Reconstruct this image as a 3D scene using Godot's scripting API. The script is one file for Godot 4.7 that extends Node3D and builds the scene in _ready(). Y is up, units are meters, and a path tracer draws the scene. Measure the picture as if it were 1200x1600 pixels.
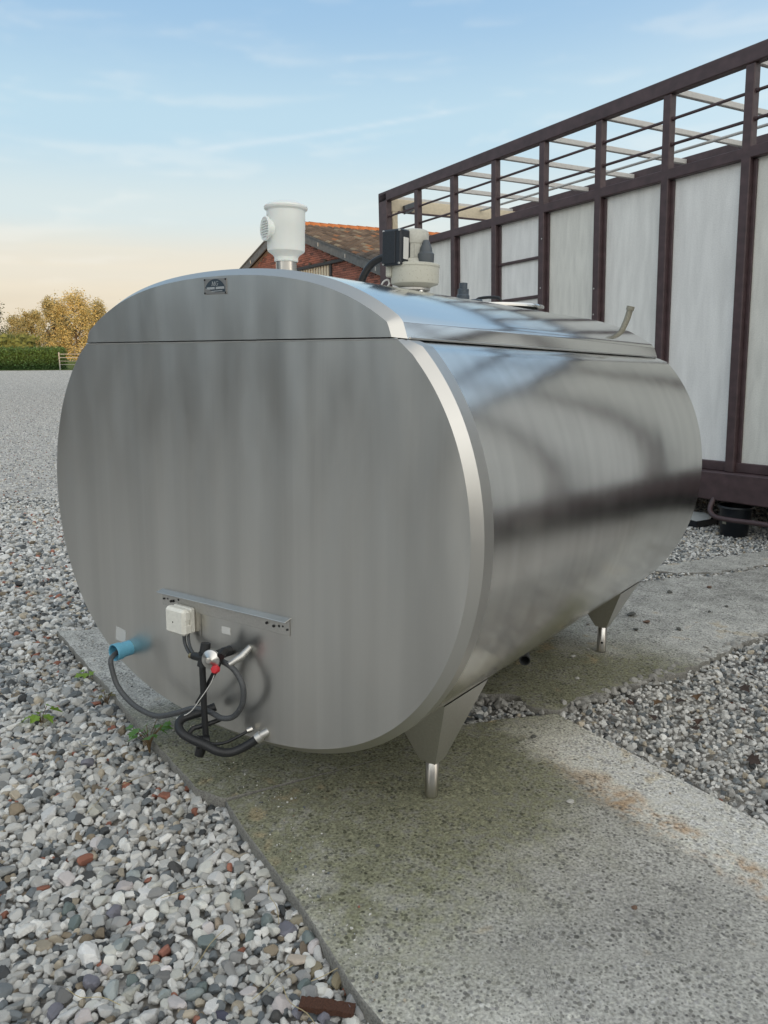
extends Node3D

# ------------------------------------------------------------------ frames fixed by the place
const HB := 1.0082                       # tank axis above its base
var TC := Vector3(-0.5436, 1.0474, -2.6674)     # centre of the tank's front end
var TA := Vector3(0.58447, -0.03468, -0.81067)  # tank axis, front to back
var TL := Vector3(0.81116, 0.0, 0.58482)        # across the tank
var TU := Vector3(0.02028, 0.99940, -0.02813)   # up on the tank
const TLEN := 2.303
var TRP := Vector3(3.0059, 0.0, -6.6357)        # trailer: foot of one post
var TRD := Vector3(0.51539, 0.03168, 0.85637)
var TRN := Vector3(-0.85680, 0.0, 0.51565)
var TRU := Vector3(-0.01634, 0.99950, -0.02714)
var SUN := Vector3(0.36, 0.070, 0.93)

var rng := RandomNumberGenerator.new()
var M := {}
var counts := {}

# ------------------------------------------------------------------ helpers
func V(a, b, c) -> Vector3: return Vector3(a, b, c)
func lin(r, g, b, a = 1.0) -> Color: return Color(r, g, b, a).linear_to_srgb()
func ss(a: float, b: float, x: float) -> float: return smoothstep(a, b, x)

func new_st() -> SurfaceTool:
	var s := SurfaceTool.new()
	s.begin(Mesh.PRIMITIVE_TRIANGLES)
	s.set_smooth_group(-1)
	return s

func tri(s: SurfaceTool, a: Vector3, b: Vector3, c: Vector3, o: Vector3):
	if (b - a).cross(c - a).dot(o) > 0.0:
		s.add_vertex(a); s.add_vertex(c); s.add_vertex(b)
	else:
		s.add_vertex(a); s.add_vertex(b); s.add_vertex(c)

func quad(s: SurfaceTool, a: Vector3, b: Vector3, c: Vector3, d: Vector3, o: Vector3):
	tri(s, a, b, c, o); tri(s, a, c, d, o)

func box(s: SurfaceTool, xf: Transform3D, size: Vector3, bev := 0.004):
	# a box with chamfered edges
	var h := size * 0.5
	bev = minf(bev, minf(h.x, minf(h.y, h.z)) * 0.6)
	s.set_smooth_group(-1)
	var bs := xf.basis
	for ax in 3:
		var u := (ax + 1) % 3
		var w := (ax + 2) % 3
		for sg in [-1.0, 1.0]:
			var q := []
			for k in [[-1, -1], [1, -1], [1, 1], [-1, 1]]:
				var p := Vector3()
				p[ax] = sg * h[ax]; p[u] = k[0] * (h[u] - bev); p[w] = k[1] * (h[w] - bev)
				q.append(xf * p)
			var o := Vector3(); o[ax] = sg
			quad(s, q[0], q[1], q[2], q[3], bs * o)
		for s1 in [-1.0, 1.0]:
			for s2 in [-1.0, 1.0]:
				var q2 := []
				for k in [[1, 0, -1], [1, 0, 1], [0, 1, 1], [0, 1, -1]]:
					var p := Vector3()
					p[u] = s1 * (h[u] - (0.0 if k[0] else bev)); p[w] = s2 * (h[w] - (0.0 if k[1] else bev)); p[ax] = k[2] * (h[ax] - bev)
					q2.append(xf * p)
				var o2 := Vector3(); o2[u] = s1; o2[w] = s2
				quad(s, q2[0], q2[1], q2[2], q2[3], bs * o2)
	for x in [-1.0, 1.0]:
		for y in [-1.0, 1.0]:
			for z in [-1.0, 1.0]:
				tri(s, xf * Vector3(x * h.x, y * (h.y - bev), z * (h.z - bev)), xf * Vector3(x * (h.x - bev), y * h.y, z * (h.z - bev)), xf * Vector3(x * (h.x - bev), y * (h.y - bev), z * h.z), bs * Vector3(x, y, z))

func frame(origin: Vector3, x: Vector3, y: Vector3) -> Transform3D:
	x = x.normalized()
	var z := x.cross(y).normalized()
	return Transform3D(Basis(x, z.cross(x), z), origin)

func bar(s: SurfaceTool, a: Vector3, b: Vector3, w: float, h: float, up := Vector3.UP, bev := 0.004):
	# a beam from a to b, h tall along up, w wide
	box(s, frame((a + b) * 0.5, b - a, up), Vector3(a.distance_to(b), h, w), bev)

func smooth_path(p: Array, n := 6) -> Array:
	var out := []
	for i in p.size() - 1:
		var a: Vector3 = p[maxi(i - 1, 0)]; var b: Vector3 = p[i]; var c: Vector3 = p[i + 1]; var d: Vector3 = p[mini(i + 2, p.size() - 1)]
		for k in n: out.append(b.cubic_interpolate(c, a, d, float(k) / n))
	out.append(p[-1])
	return out

func tube(s: SurfaceTool, p: Array, r, sides := 10, caps := true):
	# r: a radius, or one radius for each point
	s.set_smooth_group(1)
	var rings := []
	var n := Vector3.UP
	var t0: Vector3 = (p[1] - p[0]).normalized()
	if absf(t0.dot(n)) > 0.9: n = Vector3.RIGHT
	for i in p.size():
		var t: Vector3 = (p[mini(i + 1, p.size() - 1)] - p[maxi(i - 1, 0)]).normalized()
		n = (n - t * n.dot(t)).normalized()
		var b := t.cross(n)
		var rr: float = r[i] if r is Array else r
		var ring := []
		for k in sides:
			var a := TAU * k / sides
			ring.append(p[i] + (n * cos(a) + b * sin(a)) * rr)
		rings.append(ring)
	for i in p.size() - 1:
		for k in sides:
			var k2 := (k + 1) % sides
			var mid: Vector3 = (rings[i][k] + rings[i][k2]) * 0.5 - p[i]
			quad(s, rings[i][k], rings[i][k2], rings[i + 1][k2], rings[i + 1][k], mid)
	if caps:
		s.set_smooth_group(-1)
		for e in [0, p.size() - 1]:
			var o: Vector3 = (p[0] - p[1]) if e == 0 else (p[-1] - p[-2])
			for k in sides: tri(s, p[e], rings[e][k], rings[e][(k + 1) % sides], o)

func lathe(s: SurfaceTool, xf: Transform3D, prof: Array, sides := 24, soft := 0.7):
	# prof: (radius, height) from bottom to top, outside first
	var g := 1
	for i in prof.size() - 1:
		if i > 0:
			var d0: Vector2 = (prof[i] - prof[i - 1]).normalized(); var d1: Vector2 = (prof[i + 1] - prof[i]).normalized()
			if d0.dot(d1) < soft: g += 1
		s.set_smooth_group(g)
		var dd: Vector2 = prof[i + 1] - prof[i]
		for k in sides:
			var a := TAU * k / sides; var b := TAU * (k + 1) / sides; var m := (a + b) * 0.5
			var p: Vector2 = prof[i]; var q: Vector2 = prof[i + 1]
			var o := xf.basis * Vector3(dd.y * cos(m), -dd.x, dd.y * sin(m))
			var a0 := xf * Vector3(p.x * cos(a), p.y, p.x * sin(a)); var b0 := xf * Vector3(p.x * cos(b), p.y, p.x * sin(b))
			var a1 := xf * Vector3(q.x * cos(a), q.y, q.x * sin(a)); var b1 := xf * Vector3(q.x * cos(b), q.y, q.x * sin(b))
			if p.x > 1e-5 and q.x > 1e-5: quad(s, a0, b0, b1, a1, o)
			elif p.x > 1e-5: tri(s, a0, b0, a1, o)
			elif q.x > 1e-5: tri(s, a0, b1, a1, o)

func along(origin: Vector3, axis: Vector3) -> Transform3D:
	# y runs along axis
	var y := axis.normalized()
	var x := y.cross(Vector3(0.3, 0.1, 0.95)).normalized()
	return Transform3D(Basis(x, y, x.cross(y)), origin)

func numbered(called: String, parent: Node) -> String:
	var key := str(parent.get_instance_id()) + called
	var n: int = counts.get(key, 0)
	counts[key] = n + 1
	return called if n == 0 else "%s_%03d" % [called, n]

func put(called: String, what, mat: Material, parent: Node = self) -> MeshInstance3D:
	var o := MeshInstance3D.new()
	o.name = numbered(called, parent)
	if what is SurfaceTool:
		what.generate_normals()
		o.mesh = what.commit()
	else:
		o.mesh = what
	o.material_override = mat
	parent.add_child(o, true)
	return o

func tag(o: Node, label: String, category: String, group := ""):
	o.set_meta("label", label); o.set_meta("category", category)
	if group: o.set_meta("group", group)

func thing(called: String, label: String, category: String, xf := Transform3D(), group := "") -> Node3D:
	var o := Node3D.new()
	o.name = numbered(called, self)
	add_child(o, true)
	o.transform = xf
	tag(o, label, category, group)
	return o

func holder(called: String, parent: Node) -> Node3D:
	var o := Node3D.new()
	o.name = numbered(called, parent)
	parent.add_child(o, true)
	return o

func multi(called: String, mesh: Mesh, mat: Material, xfs: Array, cols: Array, parent: Node, kind := "stuff") -> MultiMeshInstance3D:
	var mm := MultiMesh.new()
	mm.transform_format = MultiMesh.TRANSFORM_3D
	mm.use_colors = cols.size() > 0
	mm.mesh = mesh
	mm.instance_count = xfs.size()
	for i in xfs.size():
		mm.set_instance_transform(i, xfs[i])
		if cols: mm.set_instance_color(i, cols[i])
	var o := MultiMeshInstance3D.new()
	o.name = numbered(called, parent)
	o.multimesh = mm
	o.material_override = mat
	if kind: o.set_meta("kind", kind)
	parent.add_child(o, true)
	return o

func raw_mesh(v: PackedVector3Array, n: PackedVector3Array, uv: PackedVector2Array, idx: PackedInt32Array, uv2 := PackedVector2Array()) -> ArrayMesh:
	var a := []
	a.resize(Mesh.ARRAY_MAX)
	a[Mesh.ARRAY_VERTEX] = v; a[Mesh.ARRAY_NORMAL] = n; a[Mesh.ARRAY_TEX_UV] = uv; a[Mesh.ARRAY_INDEX] = idx
	if uv2.size(): a[Mesh.ARRAY_TEX_UV2] = uv2
	var m := ArrayMesh.new()
	m.add_surface_from_arrays(Mesh.PRIMITIVE_TRIANGLES, a)
	return m

# ------------------------------------------------------------------ textures
func noise(type: int, freq: float, oct: int, seed_: int) -> FastNoiseLite:
	var n := FastNoiseLite.new()
	n.noise_type = type; n.frequency = freq; n.seed = seed_
	n.fractal_type = FastNoiseLite.FRACTAL_FBM if oct > 1 else FastNoiseLite.FRACTAL_NONE
	n.fractal_octaves = oct
	return n

func ntex(n: FastNoiseLite, w: int, h: int, lo: float, hi: float) -> ImageTexture:
	# a seamless grey picture of the noise between two sRGB greys
	var im := n.get_seamless_image(w, h, false, false, 0.12, true)
	im.convert(Image.FORMAT_L8)
	var d := im.get_data()
	for i in d.size(): d[i] = int(clampf(lerpf(lo, hi, d[i] / 255.0), 0, 1) * 255)
	return ImageTexture.create_from_image(Image.create_from_data(w, h, false, Image.FORMAT_L8, d))

func ramp_tex(n: FastNoiseLite, w: int, h: int, stops: Array) -> ImageTexture:
	# stops: [position, linear colour]
	var im := n.get_seamless_image(w, h, false, false, 0.12, true)
	im.convert(Image.FORMAT_L8)
	var g := Gradient.new()
	g.offsets = PackedFloat32Array(stops.map(func(x): return x[0]))
	g.colors = PackedColorArray(stops.map(func(x): return x[1].linear_to_srgb()))
	var lut := PackedByteArray()
	for i in 256:
		var c := g.sample(i / 255.0)
		lut.append_array([c.r8, c.g8, c.b8])
	var d := im.get_data()
	var out := PackedByteArray(); out.resize(w * h * 3)
	for i in d.size():
		var k := d[i] * 3
		out[i * 3] = lut[k]; out[i * 3 + 1] = lut[k + 1]; out[i * 3 + 2] = lut[k + 2]
	return ImageTexture.create_from_image(Image.create_from_data(w, h, false, Image.FORMAT_RGB8, out))

func mat(c: Color, rough := 0.8, metal := 0.0) -> StandardMaterial3D:
	var m := StandardMaterial3D.new()
	m.albedo_color = c; m.roughness = rough; m.metallic = metal
	m.cull_mode = BaseMaterial3D.CULL_DISABLED
	return m

func grained(c: Color, rough: float, tex: Texture2D, scale: float, metal := 0.0, bump := 0.0, bump_tex: Texture2D = null, world := true) -> StandardMaterial3D:
	var m := mat(c, rough, metal)
	m.albedo_texture = tex
	m.uv1_triplanar = true; m.uv1_world_triplanar = world
	m.uv1_scale = Vector3.ONE * scale
	if bump > 0.0:
		m.heightmap_enabled = true; m.heightmap_scale = bump; m.heightmap_texture = bump_tex if bump_tex else tex
	return m

func steel(rough: float, tex: Texture2D, uvs: Vector2, bump: float, aniso: float, bright := 0.56, rtex: Texture2D = null) -> StandardMaterial3D:
	var m := mat(lin(bright, bright * 0.975, bright * 0.925), rough, 1.0)
	m.uv1_scale = Vector3(uvs.x, uvs.y, 1)
	if rtex:
		m.roughness_texture = rtex
	if bump > 0:
		m.heightmap_enabled = true; m.heightmap_scale = bump; m.heightmap_texture = tex
	if aniso != 0.0:
		m.anisotropy_enabled = true; m.anisotropy = aniso
	return m

func make_materials():
	var T := FastNoiseLite.TYPE_SIMPLEX_SMOOTH
	var fine := ntex(noise(T, 0.03, 4, 3), 512, 512, 0.62, 1.0)
	var blotch := ntex(noise(T, 0.012, 5, 8), 512, 512, 0.7, 1.0)
	var speck := ntex(noise(FastNoiseLite.TYPE_CELLULAR, 0.05, 1, 5), 512, 512, 0.55, 1.1)
	M.subtle = ntex(noise(T, 0.03, 4, 6), 512, 512, 0.90, 1.0)
	M.fine = fine; M.blotch = blotch; M.speck = speck
	# stainless steel: sheet waviness as relief, brushing as anisotropy
	var wave := ntex(noise(T, 0.008, 3, 21), 512, 512, 0.0, 1.0)
	var scuff := ntex(noise(T, 0.02, 5, 33), 512, 512, 0.72, 1.0)
	var nv := noise(T, 0.0085, 4, 35); nv.fractal_gain = 0.40
	nv.domain_warp_enabled = true; nv.domain_warp_amplitude = 26.0; nv.domain_warp_frequency = 0.02
	var grain_v := ntex(nv, 1024, 96, 0.90, 1.02)      # rolled and brushed up and down
	var nr := noise(T, 0.03, 5, 36); nr.fractal_gain = 0.5
	var grain_r := ntex(nr, 32, 1024, 0.95, 1.01)      # brushed round the barrel
	M.face = steel(0.38, wave, Vector2(0.55, 0.16), 0.8, -0.6, 0.62, scuff)
	M.face.albedo_texture = grain_v
	M.face.albedo_color = lin(0.66, 0.645, 0.61)
	M.shell = steel(0.205, wave, Vector2(0.35, 0.35), 0.10, 0.85, 0.74, scuff)
	M.shell.albedo_texture = grain_r
	M.lid = steel(0.145, wave, Vector2(0.3, 0.3), 0.08, 0.0, 0.76, scuff)
	M.rim = steel(0.46, wave, Vector2(0.3, 0.3), 0.08, 0.0, 0.52, scuff)
	M.steel = mat(lin(0.58, 0.56, 0.53), 0.28, 1.0)
	M.dull_steel = grained(lin(0.60, 0.585, 0.555), 0.45, M.subtle, 6.0, 0.9)
	M.brown = grained(lin(0.092, 0.056, 0.060), 0.52, blotch, 1.3, 0.0, 0.05)
	M.tan = grained(lin(0.66, 0.57, 0.42), 0.75, M.subtle, 1.1)
	M.pale_bar = grained(lin(0.52, 0.51, 0.49), 0.6, M.subtle, 1.7)
	var pn := noise(T, 0.01, 5, 77)
	var streak := ntex(pn, 512, 512, 0.90, 1.03)
	var pm := mat(lin(0.90, 0.895, 0.875), 0.6)
	pm.albedo_texture = streak
	pm.uv1_triplanar = true; pm.uv1_world_triplanar = true; pm.uv1_scale = Vector3(1.6, 0.28, 1.6)
	pm.detail_enabled = true; pm.detail_blend_mode = BaseMaterial3D.BLEND_MODE_MUL; pm.detail_albedo = M.subtle
	pm.detail_uv_layer = BaseMaterial3D.DETAIL_UV_2; pm.uv2_triplanar = true; pm.uv2_world_triplanar = true; pm.uv2_scale = Vector3.ONE * 5.0
	M.panel = pm
	M.panels = [pm]
	for q in 4:
		var pv: StandardMaterial3D = pm.duplicate()
		pv.uv1_offset = V(0.31 * q + 0.2, 0.17 * q, 0.53 * q)
		pv.albedo_color = lin(0.90 - 0.03 * q, 0.895 - 0.032 * q, 0.875 - 0.045 * q)
		pv.uv1_scale = Vector3(1.6 + 0.4 * q, 0.20 + 0.05 * q, 1.6 + 0.4 * q)
		M.panels.append(pv)
	M.black = grained(lin(0.012, 0.012, 0.013), 0.45, fine, 8.0)
	M.rubber = grained(lin(0.022, 0.023, 0.025), 0.5, fine, 10.0)
	M.bucket = mat(lin(0.010, 0.013, 0.018), 0.35)
	M.cable = grained(lin(0.10, 0.105, 0.11), 0.5, fine, 10.0)
	M.blue = grained(lin(0.13, 0.40, 0.56), 0.36, M.subtle, 5.0)
	M.white_plastic = grained(lin(0.82, 0.80, 0.72), 0.35, M.subtle, 3.0)
	var cup := mat(lin(0.74, 0.76, 0.73), 0.42)
	cup.subsurf_scatter_enabled = true; cup.subsurf_scatter_strength = 0.1
	M.cup = cup
	M.red = mat(lin(0.55, 0.02, 0.03), 0.4)
	M.navy = grained(lin(0.018, 0.024, 0.034), 0.42, fine, 6.0)
	M.motor = grained(lin(0.52, 0.51, 0.45), 0.5, M.subtle, 4.0)
	M.gear = grained(lin(0.50, 0.49, 0.42), 0.6, ramp_tex(noise(T, 0.03, 5, 13), 256, 256, [[0.0, Color(0.35, 0.25, 0.16)], [0.16, Color(0.6, 0.55, 0.45)], [0.22, Color(0.95, 0.95, 0.95)], [0.6, Color(1, 1, 1)], [1.0, Color(0.85, 0.84, 0.8)]]), 9.0)
	M.dark_cap = mat(lin(0.07, 0.08, 0.09), 0.5)
	M.tape = mat(lin(0.50, 0.50, 0.48), 0.5)
	M.sticker = mat(lin(0.62, 0.61, 0.58), 0.5)
	M.plate = mat(lin(0.33, 0.32, 0.31), 0.35, 0.8)
	M.plate_dark = mat(lin(0.03, 0.045, 0.06), 0.4)
	M.plate_print = mat(lin(0.32, 0.34, 0.35), 0.45)
	M.old_hose = grained(lin(0.34, 0.32, 0.25), 0.5, fine, 8.0)
	M.rust = grained(lin(0.11, 0.045, 0.025), 0.9, fine, 12.0, 0.0, 0.3)
	M.gravel_sheet = make_gravel_sheet()
	M.stone = grained(lin(1, 1, 1), 0.86, ramp_tex(noise(T, 0.035, 5, 41), 512, 512, [[0.0, Color(0.28, 0.28, 0.28)], [0.30, Color(0.62, 0.61, 0.59)], [0.42, Color(0.93, 0.92, 0.90)], [0.7, Color(1.0, 0.99, 0.97)], [1.0, Color(0.86, 0.87, 0.88)]]), 1.6, 0.0, 0.25, null, false)
	M.stone.vertex_color_use_as_albedo = true
	M.stone.metallic_specular = 0.25
	make_concrete()

func make_gravel_sheet() -> StandardMaterial3D:
	# packed grit between and beyond the stones that are built
	var w := 1024
	var a := noise(FastNoiseLite.TYPE_CELLULAR, 0.035, 1, 9)
	a.cellular_return_type = FastNoiseLite.RETURN_CELL_VALUE
	var cell := a.get_seamless_image(w, w, false, false, 0.1, true); cell.convert(Image.FORMAT_L8)
	a.cellular_return_type = FastNoiseLite.RETURN_DISTANCE
	var dist := a.get_seamless_image(w, w, false, false, 0.1, true); dist.convert(Image.FORMAT_L8)
	var c := cell.get_data(); var d := dist.get_data()
	var out := PackedByteArray(); out.resize(w * w * 3)
	for i in w * w:
		var v := 0.50 + 0.30 * c[i] / 255.0
		var t := (c[i] * 37 % 100) / 100.0
		out[i * 3] = int(sqrt(v * (1.0 + 0.05 * t)) * 255); out[i * 3 + 1] = int(sqrt(v * 0.98) * 255); out[i * 3 + 2] = int(sqrt(v * (0.95 - 0.07 * t)) * 255)
		d[i] = 255 - d[i]
	var m := mat(Color.WHITE, 0.9)
	m.albedo_texture = ImageTexture.create_from_image(Image.create_from_data(w, w, false, Image.FORMAT_RGB8, out))
	m.heightmap_enabled = true; m.heightmap_scale = 1.2
	m.heightmap_texture = ImageTexture.create_from_image(Image.create_from_data(w, w, false, Image.FORMAT_L8, d))
	m.uv1_triplanar = true; m.uv1_world_triplanar = true; m.uv1_scale = Vector3.ONE * 0.9
	m.metallic_specular = 0.05
	m.detail_enabled = true; m.detail_blend_mode = BaseMaterial3D.BLEND_MODE_MUL; m.detail_albedo = ntex(noise(FastNoiseLite.TYPE_SIMPLEX_SMOOTH, 0.05, 5, 17), 512, 512, 0.70, 1.0)
	m.detail_uv_layer = BaseMaterial3D.DETAIL_UV_2; m.uv2_triplanar = true; m.uv2_world_triplanar = true; m.uv2_scale = Vector3.ONE * 0.30
	return m

const CX0 := -2.4
const CZ0 := -6.8
const CSZ := 8.0
func make_concrete():
	# tiled cement and aggregate
	var w := 1024
	var a := noise(FastNoiseLite.TYPE_CELLULAR, 0.045, 1, 19)
	a.cellular_jitter = 1.0
	a.cellular_return_type = FastNoiseLite.RETURN_DISTANCE
	var dist := a.get_seamless_image(w, w, false, false, 0.1, true); dist.convert(Image.FORMAT_L8)
	a.cellular_return_type = FastNoiseLite.RETURN_CELL_VALUE
	var cell := a.get_seamless_image(w, w, false, false, 0.1, true); cell.convert(Image.FORMAT_L8)
	var cement := noise(FastNoiseLite.TYPE_SIMPLEX_SMOOTH, 0.05, 5, 23).get_seamless_image(w, w, false, false, 0.1, true); cement.convert(Image.FORMAT_L8)
	var worn := noise(FastNoiseLite.TYPE_SIMPLEX_SMOOTH, 0.006, 3, 29).get_seamless_image(w, w, false, false, 0.1, true); worn.convert(Image.FORMAT_L8)
	var D := dist.get_data(); var C := cell.get_data(); var N := cement.get_data(); var W := worn.get_data()
	var out := PackedByteArray(); out.resize(w * w * 3)
	var hgt := PackedByteArray(); hgt.resize(w * w)
	var sand := RandomNumberGenerator.new(); sand.seed = 5
	a.frequency = 0.075; a.seed = 91; a.cellular_return_type = FastNoiseLite.RETURN_DISTANCE
	var dist2 := a.get_seamless_image(w, w, false, false, 0.1, true); dist2.convert(Image.FORMAT_L8)
	a.cellular_return_type = FastNoiseLite.RETURN_CELL_VALUE
	var cell2 := a.get_seamless_image(w, w, false, false, 0.1, true); cell2.convert(Image.FORMAT_L8)
	var D2 := dist2.get_data(); var C2 := cell2.get_data()
	for i in w * w:
		var n := N[i] / 255.0
		var v := 0.62 + 0.50 * (n - 0.5) + 0.14 * (sand.randf() - 0.5)
		var h := 0.5 + 0.35 * (n - 0.5)
		var wn := (W[i] - 128) / 128.0
		var r := v; var g := v * 0.985; var b := v * 0.94
		if D[i] < 70 + wn * 60 + (N[i] - 128) * 0.25 and C[i] > 70:
			var k := 0.40 + 0.78 * (C[i] * 53 % 97) / 97.0
			r *= k; g *= k; b *= k * (0.97 + 0.08 * (C[i] * 29 % 31) / 31.0)
			h += 0.08
		elif D2[i] < 80 + wn * 50 and C2[i] > 90:
			var k2 := 0.48 + 0.68 * (C2[i] * 71 % 89) / 89.0
			r *= k2; g *= k2; b *= k2
			h += 0.05
		out[i * 3] = int(sqrt(minf(r, 1)) * 255); out[i * 3 + 1] = int(sqrt(minf(g, 1)) * 255); out[i * 3 + 2] = int(sqrt(minf(b, 1)) * 255)
		hgt[i] = int(clampf(h, 0, 1) * 255)
	M.cement_tex = ImageTexture.create_from_image(Image.create_from_data(w, w, false, Image.FORMAT_RGB8, out))
	var htex := ImageTexture.create_from_image(Image.create_from_data(w, w, false, Image.FORMAT_L8, hgt))
	# stains over the whole slab: moss, rust along the edge, bare and dirty patches
	var sz := 768
	var n1 := noise(FastNoiseLite.TYPE_SIMPLEX_SMOOTH, 0.9, 5, 51)
	var n2 := noise(FastNoiseLite.TYPE_SIMPLEX_SMOOTH, 5.0, 4, 52)
	var n3 := noise(FastNoiseLite.TYPE_SIMPLEX_SMOOTH, 28.0, 3, 53)
	var st := PackedByteArray(); st.resize(sz * sz * 3)
	var th := Vector2(TA.x, TA.z).normalized(); var tl := Vector2(TL.x, TL.z)
	var tc := Vector2(TC.x, TC.z)
	var ea := Vector2(0.765, -3.246); var ed := Vector2(0.534, 0.845); var en := Vector2(-0.845, 0.534)
	for j in sz:
		for i in sz:
			var p := Vector2(CX0 + CSZ * (i + 0.5) / sz, CZ0 + CSZ * (j + 0.5) / sz)
			var a1 := n1.get_noise_2d(p.x, p.y); var a2 := n2.get_noise_2d(p.x, p.y); var a3 := n3.get_noise_2d(p.x, p.y)
			var c := Vector3(0.84, 0.83, 0.80) * (1.0 + 0.34 * a1 + 0.30 * a2 + 0.30 * a3)
			# pale dusty cement at the open far end and along the weathered edge of the near slab
			var s := (p - tc).dot(th); var l := (p - tc).dot(tl)
			var e := (p - ea).dot(en); var along_e := (p - ea).dot(ed)
			# moss grows where rain drips off the tank and never dries
			var moss: float = ss(1.25, 0.45, absf(l - 0.20) + 0.30 * a1 + 0.25 * a2) * ss(-1.15, 0.0, s + 0.45 * a1 + 0.35 * a2) * ss(2.6, 1.9, s + 0.4 * a1)
			moss = clampf(moss * (0.95 + 0.55 * a2 + 0.7 * a3) * 1.1, 0, 1)
			c = c.lerp(Vector3(0.36, 0.365, 0.24) * (1.0 + 0.6 * a3), moss * 0.9)
			# dark ground-in dirt with a grain of its own
			var dirt: float = ss(0.05, 0.5, a1 + 0.35 * a2 + 0.5 * a3 - 0.25 * absf(along_e - 1.0) + 0.25)
			if e > 0.3: c *= 1.0 - 0.36 * dirt * (1.0 - moss)
			# the worn left-hand side is paler, bare cement
			var le := (p - Vector2(-0.53, -2.61)).dot(Vector2(0.889, -0.457))
			if p.y > -2.9: c *= 1.0 + 0.30 * ss(0.55, 0.10, le + 0.35 * a1 + 0.15 * a2) * (1.0 - moss)
			# rust and lime washed along the free edge
			if along_e > -0.1 and e > -0.05:
				var lime: float = ss(0.36, 0.26, e + 0.08 * a1 + 0.06 * a2) * ss(-0.2, 0.3, along_e)
				c = c.lerp(Vector3(1.28, 1.25, 1.18) * (1.0 + 0.3 * a3), lime * 0.8)
				var rust: float = ss(0.10, 0.03, absf(e - 0.30 + 0.06 * a2)) * ss(0.1, 0.7, along_e) * clampf(0.42 + 1.2 * a1 + 1.0 * a2 + 1.2 * a3, 0, 1)
				c = c.lerp(Vector3(0.80, 0.54, 0.33), rust * 0.8)
			# a few rust coloured dribbles further out
			var dr: float = ss(0.45, 0.62, a1 * 0.6 + a2 * 0.8)
			c = c.lerp(Vector3(0.78, 0.62, 0.40), dr * 0.5)
			var k := (j * sz + i) * 3
			st[k] = int(clampf(lin(c.x * 0.90, 0, 0).r, 0, 1) * 255); st[k + 1] = int(clampf(lin(c.y * 0.90, 0, 0).r, 0, 1) * 255); st[k + 2] = int(clampf(lin(c.z * 0.90, 0, 0).r, 0, 1) * 255)
	var m := mat(Color.WHITE, 0.88)
	m.albedo_texture = M.cement_tex
	m.metallic_specular = 0.2
	m.heightmap_enabled = true; m.heightmap_scale = 0.5; m.heightmap_texture = htex
	m.detail_enabled = true; m.detail_blend_mode = BaseMaterial3D.BLEND_MODE_MUL
	m.detail_albedo = ImageTexture.create_from_image(Image.create_from_data(sz, sz, false, Image.FORMAT_RGB8, st))
	m.detail_uv_layer = BaseMaterial3D.DETAIL_UV_2
	M.concrete = m
	M.concrete_edge = grained(lin(0.40, 0.39, 0.365), 0.92, M.cement_tex, 2.4, 0.0, 1.0, htex)

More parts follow.
